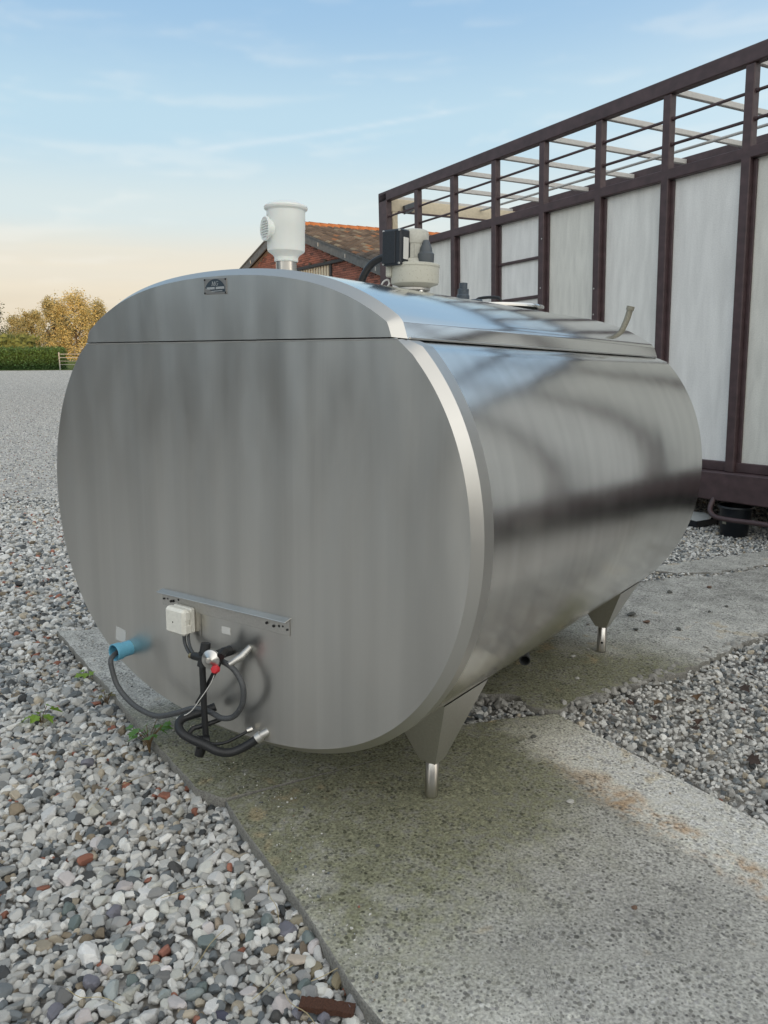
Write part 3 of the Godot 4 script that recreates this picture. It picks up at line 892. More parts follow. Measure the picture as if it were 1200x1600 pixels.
# ------------------------------------------------------------------ barn
func build_barn():
	var apex := V(-3.332, 5.857, -28.461)
	var dh := V(0.5157, 0, 0.8568); var rb := V(0.8568, 0, -0.5157)
	var b := thing("brick_barn", "red brick barn with low brown tiled roof and grey bargeboards beyond the tank", "barn", Transform3D(Basis(dh, Vector3.UP, -rb), V(apex.x, -0.06, apex.z)))
	# own axes: x along the gable, y up, z towards us; the gable stands at z = 0
	var H := apex.y + 0.06
	var sl := 0.292
	var hw := 8.6
	var LEN := 26.0
	var mortar := grained(lin(0.50, 0.38, 0.31), 0.95, M.fine, 2.0)
	var wall := CSGPolygon3D.new()
	var s := new_st()
	var eave := H - 0.22 - hw * sl
	quad(s, V(-hw, 0, -0.02), V(hw, 0, -0.02), V(hw, eave, -0.02), V(-hw, eave, -0.02), V(0, 0, 1))
	tri(s, V(-hw, eave, -0.02), V(hw, eave, -0.02), V(0, H - 0.22, -0.02), V(0, 0, 1))
	for x in [-hw, hw]: quad(s, V(x, 0, -0.02), V(x, 0, -LEN), V(x, eave, -LEN), V(x, eave, -0.02), V(x, 0, 0))
	quad(s, V(-hw, 0, -LEN), V(hw, 0, -LEN), V(hw, eave, -LEN), V(-hw, eave, -LEN), V(0, 0, -1))
	tri(s, V(-hw, eave, -LEN), V(hw, eave, -LEN), V(0, H - 0.22, -LEN), V(0, 0, -1))
	put("wall", s, mortar, b)
	wall.free()
	# bricks of the part of the gable that shows
	var bm := new_st(); box(bm, Transform3D(), V(0.21, 0.058, 0.05), 0.004); bm.generate_normals()
	var brick := bm.commit()
	var xf := []; var col := []
	var row := 0
	var y := 2.6
	while y < H - 0.3:
		var x := -6.0 + (0.11 if row % 2 else 0.0)
		while x < 8.0:
			var open := x > 0.75 and x < 3.45 and y < H - 1.55
			if y < H - 0.34 - absf(x) * sl - 0.03 and not open:
				xf.append(Transform3D(Basis(), V(x, y, -0.02 + rng.randf() * 0.006)))
				var c := V(0.42, 0.165, 0.115) * rng.randf_range(0.7, 1.25)
				if rng.randf() < 0.12: c = V(0.22, 0.10, 0.08)
				col.append(Color(c.x, c.y, c.z))
			x += 0.22
		y += 0.068; row += 1
	var bmat := grained(Color.WHITE, 0.9, M.fine, 4.0)
	bmat.vertex_color_use_as_albedo = true
	multi("bricks", brick, bmat, xf, col, b)
	# bargeboards
	var barge := grained(lin(0.15, 0.155, 0.155), 0.7, M.blotch, 0.9)
	for sg in [-1.0, 1.0]:
		s = new_st()
		var a := V(0, H - 0.16, 0.16); var e := V(sg * (hw + 0.3), H - 0.16 - (hw + 0.3) * sl, 0.16)
		bar(s, a, e, 0.05, 0.30, Vector3.UP, 0.006)
		put("bargeboard", s, barge, b)
		s = new_st(); bar(s, a + V(0, 0.135, 0.03), e + V(0, 0.135, 0.03), 0.06, 0.05, Vector3.UP, 0.006); put("verge_strip", s, barge, b)
		for k in 4:
			s = new_st(); box(s, Transform3D(Basis(), a.lerp(e, 0.12 + 0.2 * k) + V(0, -0.02, 0.03)), V(0.03, 0.12, 0.012), 0.002); put("strap", s, M.dull_steel, b)
	# roof: a slope each side, pantiles on the one that shows, ridge tiles
	for sg in [-1.0, 1.0]:
		s = new_st()
		var ex: float = sg * (hw + 0.3)
		quad(s, V(0, H - 0.02, 0.2), V(ex, H - 0.02 - (hw + 0.3) * sl, 0.2), V(ex, H - 0.02 - (hw + 0.3) * sl, -LEN), V(0, H - 0.02, -LEN), Vector3.UP)
		put("roof_slope", s, grained(lin(0.10, 0.075, 0.06), 0.9, M.fine, 1.0), b)
	var tm := new_st()
	tm.set_smooth_group(1)
	var prof := [V(-0.13, 0.0, 0), V(-0.09, 0.035, 0), V(-0.04, 0.05, 0), V(0.01, 0.03, 0), V(0.06, 0.0, 0), V(0.13, 0.0, 0)]
	for i in prof.size() - 1:
		quad(tm, prof[i] + V(0, 0.02, 0.18), prof[i + 1] + V(0, 0.02, 0.18), prof[i + 1] + V(0, 0, -0.18), prof[i] + V(0, 0, -0.18), Vector3.UP)
		quad(tm, prof[i] + V(0, 0.02, 0.18), prof[i + 1] + V(0, 0.02, 0.18), prof[i + 1] + V(0, -0.012, 0.18), prof[i] + V(0, -0.012, 0.18), V(0, 0, 1))
	tm.generate_normals()
	var tile := tm.commit()
	xf = []; col = []
	var down := V(1, -sl, 0).normalized(); var up := V(sl, 1, 0).normalized()
	var bs := Basis(V(0, 0, -1), up, down)
	for r in 30:
		for k in 62:
			var p := V(0, H - 0.005, 0.1) + down * (0.18 + 0.29 * r) + V(0, 0, -0.25 * k)
			xf.append(Transform3D(bs.rotated(up, rng.randfn() * 0.012), p + up * rng.randf() * 0.006))
			var c := V(0.105, 0.088, 0.076) * rng.randf_range(0.6, 1.35)
			if rng.randf() < 0.06: c = V(0.22, 0.12, 0.07)
			if rng.randf() < 0.08: c = V(0.18, 0.175, 0.15)
			col.append(Color(c.x, c.y, c.z))
	multi("roof_tiles", tile, bmat, xf, col, b)
	var ridge := grained(lin(0.44, 0.17, 0.06), 0.85, M.fine, 3.0)
	var rm := new_st(); rm.set_smooth_group(1)
	for k in 6:
		var a0 := -0.25 + PI * k / 6.0 * 1.16; var a1 := -0.25 + PI * (k + 1) / 6.0 * 1.16
		quad(rm, V(cos(a0) * 0.16, sin(a0) * 0.13, 0.2), V(cos(a1) * 0.16, sin(a1) * 0.13, 0.2), V(cos(a1) * 0.145, sin(a1) * 0.115, -0.2), V(cos(a0) * 0.145, sin(a0) * 0.115, -0.2), V(cos(a0), sin(a0), 0))
		quad(rm, V(cos(a0) * 0.16, sin(a0) * 0.13, 0.2), V(cos(a1) * 0.16, sin(a1) * 0.13, 0.2), V(cos(a1) * 0.13, sin(a1) * 0.10, 0.2), V(cos(a0) * 0.13, sin(a0) * 0.10, 0.2), V(0, 0, 1))
	rm.generate_normals()
	var rtile := rm.commit()
	for k in 44:
		var o := put("ridge_tile", rtile, ridge, b)
		o.position = V(0, H + 0.0 + rng.randf() * 0.012, 0.05 - 0.385 * k)
	# hatch in the gable: sliding rail, frame, slats
	var dark := grained(lin(0.045, 0.047, 0.05), 0.7, M.fine, 2.0)
	s = new_st(); bar(s, V(0.5, H - 1.60, 0.07), V(4.35, H - 1.60, 0.07), 0.06, 0.09, Vector3.UP, 0.006); put("sliding_rail", s, dark, b)
	for x in [0.9, 2.0, 3.1, 4.2]:
		s = new_st(); box(s, Transform3D(Basis(), V(x, H - 1.53, 0.07)), V(0.06, 0.10, 0.08), 0.005); put("rail_bracket", s, dark, b)
	s = new_st(); box(s, Transform3D(Basis(), V(3.40, H - 2.35, 0.02)), V(0.10, 1.4, 0.08), 0.005); put("hatch_post", s, dark, b)
	s = new_st(); box(s, Transform3D(Basis(), V(2.1, H - 2.35, -0.14)), V(2.6, 1.4, 0.02), 0.002); put("hatch_back", s, M.black, b)
	for k in 13:
		s = new_st(); box(s, Transform3D(Basis(), V(0.86 + 0.19 * k, H - 2.33, 0.0)), V(0.11, 1.36, 0.03), 0.004); put("slat", s, M.tan, b)

# ------------------------------------------------------------------ unseen buildings, added beside and behind the camera for reflection and shade
func shed(called: String, label: String, xf: Transform3D, length: float, depth: float, eave: float, ridge: float, wall: Material, dark_bay: Material, roof: Material, bays: int):
	# own axes: x along the front, y up, -z into the building
	var b := thing(called, label, "farm building", xf)
	var s := new_st()
	box(s, Transform3D(Basis(), V(0, eave * 0.5, -depth * 0.5)), V(length, eave, depth), 0.02)
	put("wall", s, wall, b)
	s = new_st()
	for e in [-1.0, 1.0]:
		var x: float = e * length * 0.5
		tri(s, V(x, eave, 0), V(x, eave, -depth), V(x, ridge, -depth * 0.5), V(e, 0, 0))
	put("gable", s, wall, b)
	for e in [[0.4, 1.0], [-depth - 0.4, -1.0]]:
		s = new_st()
		quad(s, V(-length * 0.5 - 0.3, eave - 0.12, e[0]), V(length * 0.5 + 0.3, eave - 0.12, e[0]), V(length * 0.5 + 0.3, ridge + 0.05, -depth * 0.5), V(-length * 0.5 - 0.3, ridge + 0.05, -depth * 0.5), V(0, 1, e[1]))
		put("roof_slope", s, roof, b)
	for i in bays:  # dark bays added for upright bands in the tank's reflection
		var x := -length * 0.5 + length * (i + 0.5) / bays
		s = new_st(); box(s, Transform3D(Basis(), V(x, eave * 0.42, 0.03)), V(length / bays * 0.62, eave * 0.8, 0.06), 0.01); put("dark_bay", s, dark_bay, b)

func build_yard():
	var grey := grained(lin(0.20, 0.19, 0.175), 0.85, M.blotch, 0.4)
	var dk := grained(lin(0.10, 0.095, 0.09), 0.8, M.blotch, 0.5)
	var brk := grained(lin(0.20, 0.13, 0.10), 0.9, M.blotch, 0.5)
	var rf := grained(lin(0.12, 0.105, 0.095), 0.9, M.fine, 0.6)
	# unseen shed, added so that the tank's end mirrors a dull front
	shed("added_mirror_shed", "long grey clad shed added out of view for the tank end to mirror", Transform3D(Basis(Vector3.UP, PI / 2), V(-21.0, -0.06, -6.0)), 38.0, 12.0, 5.2, 7.6, grey, dk, rf, 8)
	# unseen building, added and sized to keep the low sun off the yard
	shed("added_shade_barn", "long brick building added out of view to keep the low sun off the yard", Transform3D(Basis(Vector3.UP, PI), V(4.0, -0.06, 22.0)), 60.0, 12.0, 4.0, 8.4, brk, dk, rf, 9)

# ------------------------------------------------------------------ hedge, fence, trees
func leaf_mesh(n: int, size: float, seed_: int) -> ArrayMesh:
	var r := RandomNumberGenerator.new(); r.seed = seed_
	var s := new_st()
	for i in n:
		var c := V(r.randfn(), r.randfn(), r.randfn()) * size * 0.9
		var a := V(r.randfn(), r.randfn() * 0.6, r.randfn()).normalized()
		var b := a.cross(V(r.randfn(), r.randfn(), r.randfn())).normalized()
		var w := size * r.randf_range(0.5, 1.0)
		quad(s, c - a * w, c + b * w * 0.5, c + a * w, c - b * w * 0.5, a.cross(b))
	s.generate_normals()
	return s.commit()

var leafs := []
func foliage_mat() -> StandardMaterial3D:
	var m := mat(Color.WHITE, 0.7)
	m.vertex_color_use_as_albedo = true
	m.backlight_enabled = true; m.backlight = Color(0.5, 0.5, 0.5)
	return m

func leafy(called: String, xfs: Array, cols: Array, m: Material, parent: Node, size := 0.15):
	# all leaves of one plant, in one mesh
	var v := PackedVector3Array(); var nn := PackedVector3Array(); var cc := PackedColorArray()
	for i in xfs.size():
		var x: Transform3D = xfs[i]
		for k in 4:
			var a := V(rng.randfn(), rng.randfn() * 0.6, rng.randfn()).normalized()
			var b := a.cross(V(rng.randfn(), rng.randfn(), rng.randfn())).normalized()
			var o: Vector3 = x.origin + V(rng.randfn(), rng.randfn(), rng.randfn()) * size * 0.9
			var w := size * rng.randf_range(0.5, 1.0) * x.basis.x.length()
			var n := a.cross(b)
			v.append_array([o - a * w, o + b * w * 0.5, o + a * w, o - a * w, o + a * w, o - b * w * 0.5])
			for q in 6: nn.append(n); cc.append(cols[i])
	var ar := []
	ar.resize(Mesh.ARRAY_MAX)
	ar[Mesh.ARRAY_VERTEX] = v; ar[Mesh.ARRAY_NORMAL] = nn; ar[Mesh.ARRAY_COLOR] = cc
	var me := ArrayMesh.new()
	me.add_surface_from_arrays(Mesh.PRIMITIVE_TRIANGLES, ar)
	put(called, me, m, parent)

func tree(label: String, at: Vector3, h: float, w: float, c0: Vector3, c1: Vector3, fm: Material, clumps: int, per: int, base := 0.12, called := "tree"):
	# given as if at the fence, set that much farther off across the lawn
	at = V(at.x * 1.65, at.y, at.z * 1.65); h = 1.65 * (h - 1.6) + 1.6; w *= 1.65 * 1.18
	var t := thing(called, label, "tree", Transform3D(Basis(), at), "trees beyond the hedge")
	var bark := grained(lin(0.10, 0.075, 0.05), 0.95, M.fine, 1.5)
	var s := new_st()
	var lean := rng.randfn() * 0.03 * h
	tube(s, smooth_path([V(0, -0.1, 0), V(lean * 0.3, h * 0.35, 0.02), V(lean, h * 0.85, 0)], 4), [0.022 * h, 0.021 * h, 0.02 * h, 0.018 * h, 0.016 * h, 0.013 * h, 0.010 * h, 0.007 * h, 0.004 * h], 8)
	var ends := []
	for k in clumps:
		var y := h * (base + (1.0 - base) * pow(rng.randf(), 0.85)) * 0.97
		var f := y / h
		var prof := sin(PI * clampf(0.12 + 0.83 * pow(maxf(0.0, f - base) / (1.0 - base), 0.8), 0.0, 1.0)) * 0.95 + 0.10
		var a := rng.randf() * TAU
		var rad := w * 0.5 * prof * sqrt(rng.randf_range(0.10, 1.0))
		ends.append(V(cos(a) * rad + lean * f, y, sin(a) * rad))
		if k % 3 == 0:
			var e: Vector3 = ends[-1]
			var st := V(lean * f * 0.5, maxf(y - rad * 1.1 - 0.3, h * 0.08), 0)
			tube(s, [st, st.lerp(e, 0.5) + V(0, -0.1, 0), e], [0.010 * h, 0.006 * h, 0.003 * h], 5, false)
	put("trunk", s, bark, t)
	var xf := []; var col := []
	for e in ends:
		var cr := w * rng.randf_range(0.07, 0.15)
		var tone := rng.randf()
		for k in per:
			var d := V(rng.randfn(), rng.randfn() * 1.15, rng.randfn()) * cr * 0.62
			xf.append(Transform3D(Basis.from_euler(V(rng.randf() * TAU, rng.randf() * TAU, rng.randf() * TAU)).scaled(Vector3.ONE * rng.randf_range(0.6, 1.2)), e + d))
			var c := c0.lerp(c1, clampf(tone * 0.6 + rng.randf() * 0.4, 0, 1)) * rng.randf_range(0.75, 1.25)
			col.append(Color(c.x, c.y, c.z))
	leafy("crown", xf, col, fm, t, 0.21)

func build_far():
	for k in 3: leafs.append(leaf_mesh(5, 0.15, 90 + k))
	var fm := foliage_mat()
	# clipped hedge
	var hd := thing("clipped_hedge", "dense dark green clipped hedge at the edge of the gravel yard", "hedge", Transform3D(Basis(), V(-44.0, -0.06, -74.2)))
	var dir := V(-30.3 + 44.0, 0, -74.2 + 74.2)
	var s := new_st()
	box(s, Transform3D(Basis(), V(-3.0, 0.88, -0.9)), V(33.4, 1.50, 0.9), 0.2)
	put("branches", s, grained(lin(0.10, 0.08, 0.055), 0.95, M.fine, 1.5), hd)
	var xf := []; var col := []
	for i in 17000:
		var x := rng.randf_range(-6.0, 13.9)
		var f := rng.randf()
		var p: Vector3
		if f < 0.68: p = V(x, rng.randf() * 1.80, -0.25 + rng.randfn() * 0.05)
		elif f < 0.95: p = V(x, 1.75 + rng.randfn() * 0.05, -0.25 - rng.randf() * 1.3)
		else: p = V(13.8 + rng.randfn() * 0.05, rng.randf() * 1.80, -0.25 - rng.randf() * 1.3)
		xf.append(Transform3D(Basis.from_euler(V(rng.randf() * TAU, rng.randf() * TAU, rng.randf() * TAU)).scaled(Vector3.ONE * rng.randf_range(0.5, 0.95)), p))
		var c := V(0.055, 0.115, 0.030) * rng.randf_range(0.5, 1.35)
		col.append(Color(c.x, c.y, c.z))
	leafy("foliage", xf, col, fm, hd)
	# standing maize behind the hedge
	xf = []; col = []
	var mz := new_st()
	for k in 7:
		var a := k * 2.4; var y := 0.3 + 0.27 * k
		var d := V(cos(a), 0, sin(a))
		quad(mz, V(0, y, 0), V(0, y, 0) + d * 0.3 + V(0, 0.25, 0) + d.cross(Vector3.UP) * 0.05, V(0, y, 0) + d * 0.62 + V(0, 0.05, 0), V(0, y, 0) + d * 0.3 + V(0, 0.25, 0) - d.cross(Vector3.UP) * 0.05, Vector3.UP)
	tube(mz, [V(0, 0, 0), V(0, 2.35, 0)], [0.03, 0.012], 5)
	mz.generate_normals()
	var mzm := mz.commit()
	for r in 6:
		for k in 88:
			xf.append(Transform3D(Basis(Vector3.UP, rng.randf() * TAU).scaled(V(1, rng.randf_range(0.92, 1.08) * 1.55, 1)), V(-56.0 + 0.2 * k + rng.randfn() * 0.05, -0.05, -86.0 - 0.8 * r)))
			var c := V(0.12, 0.15, 0.045) * rng.randf_range(0.6, 1.2)
			col.append(Color(c.x, c.y, c.z))
	var mo := multi("maize_field", mzm, fm, xf, col, self)
	mo.set_meta("label", "strip of tall green maize standing behind the clipped hedge")
	mo.set_meta("category", "maize")
	# white rail fence
	var fe := thing("rail_fence", "white painted rail fence and gate beside the end of the hedge", "fence", Transform3D(Basis(), V(-30.1, -0.055, -74.2)))
	var wp := grained(lin(0.40, 0.40, 0.38), 0.6, M.blotch, 1.0)
	for k in 6:
		s = new_st(); box(s, Transform3D(Basis(), V(0.06 + 2.45 * k, 0.8, 0)), V(0.10, 1.6 if k == 0 else 1.45, 0.10), 0.01); put("fence_post", s, wp, fe)
	for k in 5:
		for y in [1.42, 1.10, 0.78, 0.46]:
			s = new_st(); bar(s, V(0.125 + 2.45 * k, y, 0), V(2.445 + 2.45 * k, y, 0), 0.05, 0.06 if y > 1.0 else 0.04, Vector3.UP, 0.004); put("rail", s, wp, fe)
	# trees
	var gold0 := V(0.46, 0.35, 0.14); var gold1 := V(0.30, 0.275, 0.125)
	var ol0 := V(0.28, 0.245, 0.12); var ol1 := V(0.20, 0.20, 0.10)
	var dk0 := V(0.06, 0.075, 0.04); var dk1 := V(0.035, 0.05, 0.03)
	tree("broad golden tree glowing in the evening sun beside the hedge end", V(-32.4, -0.05, -85.0), 7.4, 4.6, gold0, gold1, fm, 90, 42, 0.04)
	tree("slim golden tree with feathery crown between the broad golden tree and the maize", V(-35.2, -0.05, -86.5), 7.3, 2.9, gold1, ol0, fm, 60, 36, 0.06)
	tree("olive rounded tree standing behind the broad golden tree", V(-31.2, -0.05, -88.5), 7.0, 3.3, ol0, gold1, fm, 60, 38, 0.08)
	tree("lower olive tree closing the row past the golden trees", V(-28.2, -0.05, -90.0), 6.2, 3.6, ol0, ol1, fm, 60, 36, 0.08)
	tree("brownish bushy tree above the maize", V(-40.2, -0.05, -92.0), 6.2, 3.2, gold1, ol0, fm, 56, 36, 0.1)
	tree("smaller brownish tree in the row above the maize", V(-43.0, -0.05, -95.0), 5.6, 3.4, ol0, gold1, fm, 56, 36, 0.1)
	tree("dull green tree between the brownish ones above the maize", V(-38.0, -0.05, -95.0), 5.8, 3.2, ol1, ol0, fm, 50, 36, 0.1)
	tree("tall dark tree with bare tips at the row's far end", V(-41.9, -0.05, -85.0), 8.0, 3.2, dk0, dk1, fm, 60, 38, 0.05)
	tree("broad dark tree further along the row", V(-46.5, -0.05, -88.0), 7.0, 4.5, dk0, ol1, fm, 60, 38, 0.05)

# ------------------------------------------------------------------ tank
func sec(t: float) -> Vector2:
	var m := 1.0 + 0.0004 * sin(3 * t) - 0.0229 * cos(4 * t) + 0.003 * cos(6 * t)
	return Vector2(1.0255 * cos(t) * m, 0.8341 * sin(t) * m)

func T(l, u, s) -> Vector3: return V(l, u + HB, 1.15 - s)     # tank's own axes

func inset(p: Array, closed: bool, e: float) -> Array:
	var out := []
	var n := p.size()
	for i in n:
		var a: Vector2 = p[(i - 1 + n) % n] if closed or i > 0 else p[i]
		var b: Vector2 = p[(i + 1) % n] if closed or i < n - 1 else p[i]
		var d := (b - a).normalized()
		out.append(p[i] + Vector2(-d.y, d.x) * e)
	return out

func strip(a: Array, sa: float, b: Array, sb: float, called: String, m: Material, parent: Node, segs := 1):
	# a skin between two outlines at two stations along the tank
	var v := PackedVector3Array(); var nn := PackedVector3Array(); var uv := PackedVector2Array(); var idx := PackedInt32Array()
	var n := a.size()
	var arc := 0.0
	for i in n:
		if i > 0: arc += a[i].distance_to(a[i - 1])
		var t: Vector2 = (a[mini(i + 1, n - 1)] - a[maxi(i - 1, 0)]).normalized()
		var o := Vector2(t.y, -t.x)
		var run := Vector2((b[i] - a[i]).dot(o), sb - sa)
		var l := run.length()
		# normal leans by the slope of the skin
		var no := (V(o.x, o.y, 0) * (sb - sa) / l + V(0, 0, 1) * run.x / l).normalized()
		for k in segs + 1:
			var f := float(k) / segs
			var q: Vector2 = a[i].lerp(b[i], f)
			v.append(T(q.x, q.y, lerpf(sa, sb, f))); nn.append(no); uv.append(Vector2(arc, lerpf(sa, sb, f)))
	for i in n - 1:
		for k in segs:
			var p := i * (segs + 1) + k; var q := p + segs + 1
			var nrm := (v[q] - v[p]).cross(v[q + 1] - v[p])
			if nrm.dot(nn[p]) > 0: idx.append_array([p, q + 1, q, p, p + 1, q + 1])
			else: idx.append_array([p, q, q + 1, p, q + 1, p + 1])
	return put(called, raw_mesh(v, nn, uv, idx), m, parent)

func plate(poly: Array, s: float, called: String, m: Material, parent: Node, facing := 1.0):
	var pts := PackedVector2Array(poly)
	var t := Geometry2D.triangulate_polygon(pts)
	var v := PackedVector3Array(); var nn := PackedVector3Array(); var uv := PackedVector2Array(); var idx := PackedInt32Array()
	for p in pts:
		v.append(T(p.x, p.y, s)); nn.append(V(0, 0, facing)); uv.append(p)
	for i in range(0, t.size(), 3):
		var a := v[t[i]]; var b := v[t[i + 1]]; var c := v[t[i + 2]]
		if (b - a).cross(c - a).z * facing > 0: idx.append_array([t[i], t[i + 2], t[i + 1]])
		else: idx.append_array([t[i], t[i + 1], t[i + 2]])
	return put(called, raw_mesh(v, nn, uv, idx), m, parent)

func tidy(p: Array):
	# the lid's lower corners after insetting
	var n := p.size()
	for sg in [0, 1]:
		var i := func(k): return k if sg == 0 else n - 1 - k
		var m := 1.0 if sg == 0 else -1.0
		var q: Vector2 = p[i.call(3)]
		p[i.call(2)] = Vector2(q.x + m * 0.003, q.y - 0.004)
		p[i.call(1)] = Vector2(q.x + m * 0.007, q.y - 0.012)
		p[i.call(0)] = Vector2(q.x + m * 0.018, 0.5848)

func build_tank():
	var base := TC + TA * 1.15 - TU * HB
	var k := thing("milk_tank", "large oval brushed stainless steel milk cooling tank on short conical legs", "tank", Transform3D(Basis(TL, TU, -TA).orthonormalized(), base))
	var s: SurfaceTool
	# outlines run clockwise seen from the front, so that their right-hand side is outside: from left shoulder over the bottom? (see order below)
	var body := [Vector2(0.735, 0.579)]
	var lid := []
	var N := 220
	for i in N + 1:
		var q := sec(PI / 2 - TAU * i / N)
		if q.x > 0 and q.y < 0.560 or q.x <= 0 and q.y < 0.560: body.append(q)
	body.append(Vector2(-0.735, 0.579))
	body.reverse()
	lid.append(Vector2(0.7420, 0.5815)); lid.append(Vector2(0.7265, 0.626)); lid.append(Vector2(0.7215, 0.6335))
	for i in N + 1:
		var q := sec(TAU * i / N * 0.5)
		if absf(q.x) < 0.714: lid.append(Vector2(q.x, q.y + 0.017 * pow(absf(q.x) / 0.72, 2.0)))
	lid.append(Vector2(-0.7215, 0.6335)); lid.append(Vector2(-0.7265, 0.626)); lid.append(Vector2(-0.7420, 0.5815))
	# both run counter-clockwise seen with lat to the right and up upwards
	var e1 := 0.024; var e2 := 0.030
	var ib := inset(body, false, e1)
	ib[0] = Vector2(-0.728, 0.5785); ib[-1] = Vector2(0.728, 0.5785)
	var il := inset(lid, false, e1)
	tidy(il); 
	# body
	var collar := inset(body, false, -0.0025)
	strip(collar, 0.0, collar, 0.055, "collar", M.rim, k)
	strip(body, 0.03, body, TLEN, "shell", M.shell, k, 24)
	strip(ib, -e2, collar, 0.0, "front_bevel", M.rim, k)
	# the front sheet has a thin rounded lip along its upper edge
	var fp := ib.duplicate()
	fp[0] = Vector2(-0.728, 0.5785); fp[-1] = Vector2(0.728, 0.5785)
	plate(fp, -e2, "front_sheet", M.face, k)
	s = new_st(); tube(s, [T(-0.728, 0.5795, -e2 + 0.0015), T(0.728, 0.5795, -e2 + 0.0015)], 0.0032, 8); put("front_lip", s, M.rim, k)
	var rb := inset(body, false, 0.03)
	strip(body, TLEN, rb, TLEN + 0.035, "rear_bevel", M.rim, k)
	plate(rb, TLEN + 0.035, "rear_sheet", M.face, k, -1.0)
	# lid
	strip(lid, 0.0, lid, TLEN - 0.01, "lid", M.lid, k, 24)
	strip(il, -e2 - 0.007, lid, 0.0, "lid_bevel", M.rim, k)
	plate(il, -e2 - 0.007, "lid_front", M.face, k)
	var lr := inset(lid, false, 0.025)
	tidy(lr)
	strip(lid, TLEN - 0.01, lr, TLEN + 0.028, "lid_rear_bevel", M.rim, k)
	plate(lr, TLEN + 0.028, "lid_rear", M.face, k, -1.0)
	s = new_st(); quad(s, T(-0.716, 0.5848, -e2 - 0.007), T(0.716, 0.5848, -e2 - 0.007), T(0.72, 0.5848, 0.1), T(-0.72, 0.5848, 0.1), V(0, -1, 0)); put("lid_underside", s, M.rim, k)
	s = new_st(); quad(s, T(-0.735, 0.572, -e2 + 0.004), T(0.735, 0.572, -e2 + 0.004), T(0.735, 0.572, TLEN), T(-0.735, 0.572, TLEN), V(0, 1, 0)); put("body_deck", s, M.black, k)
	# a second joint along the lid's flange
	for sg in [-1.0, 1.0]:
		s = new_st(); bar(s, T(sg * 0.7425, 0.583, 0.01), T(sg * 0.7425, 0.583, TLEN - 0.02), 0.004, 0.006, Vector3.UP, 0.001); put("flange_fold", s, M.rim, k)
	# legs
	for q in [[0.616, 0.395], [0.616, 2.10], [-0.616, 0.395], [-0.616, 2.10]]:
		var l: float = q[0]; var st: float = q[1]
		var leg := holder("leg", k)
		var bot := -(TC.y + TA.y * st) / 0.9994
		s = new_st()
		var top := -0.60; var neck := bot + 0.142
		var rows := [[0.150, 0.135, top], [0.036, 0.036, neck + 0.012], [0.030, 0.030, neck]]
		for r in 2:
			var c0 := []; var c1 := []
			for e in [[-1, -1], [1, -1], [1, 1], [-1, 1]]:
				c0.append(T(l + e[0] * rows[r][1], rows[r][2], st + e[1] * rows[r][0])); c1.append(T(l + e[0] * rows[r + 1][1], rows[r + 1][2], st + e[1] * rows[r + 1][0]))
			for e in 4:
				var f := (e + 1) % 4
				quad(s, c0[e], c0[f], c1[f], c1[e], (c0[e] + c0[f]) * 0.5 - T(l, rows[r][2], st))
		put("cone", s, M.dull_steel, leg)
		s = new_st(); lathe(s, Transform3D(Basis(), T(l, neck - 0.004, st)), [Vector2(0.024, 0.0), Vector2(0.030, 0.002), Vector2(0.031, 0.006), Vector2(0.028, 0.010)], 24); put("weld_ring", s, M.dull_steel, leg)
		s = new_st(); lathe(s, Transform3D(Basis(), T(l, bot, st)), [Vector2(0.0, 0.0), Vector2(0.0235, 0.0), Vector2(0.0255, 0.003), Vector2(0.0245, 0.008), Vector2(0.0245, 0.132), Vector2(0.021, 0.136), Vector2(0.021, 0.15)], 28)
		put("foot", s, M.steel, leg)
		if st > 1.0:
			s = new_st(); lathe(s, along(T(l + 0.01, bot + 0.055, st - 0.0235), V(0.35, 0, 1)), [Vector2(0.007, 0.0), Vector2(0.006, 0.0035), Vector2(0.0, 0.0035)], 10); put("adjusting_hole", s, M.black, leg)
	# drain end under the belly
	s = new_st()
	lathe(s, along(T(0.42, -0.815, 1.53), T(0.51, -0.842, 1.375) - T(0.42, -0.815, 1.53)), [Vector2(0.026, 0.0), Vector2(0.026, 0.17), Vector2(0.023, 0.17), Vector2(0.023, 0.01), Vector2(0.0, 0.01)], 20)
	tube(s, [T(0.42, -0.815, 1.53), T(0.38, -0.70, 1.58)], 0.024, 12)
	put("belly_drain", s, M.cable, k)
	tank_front(k)
	tank_top(k)

func path(a: Array) -> Array: return a.map(func(q): return T(q[0], q[1], q[2]))

func disc(s: SurfaceTool, at: Vector3, axis: Vector3, r: float, h: float, sides := 16, bev := 0.15):
	lathe(s, along(at, axis), [Vector2(0, 0), Vector2(r, 0), Vector2(r, h * (1 - bev)), Vector2(r * (1 - bev * 0.5), h), Vector2(0, h)], sides)

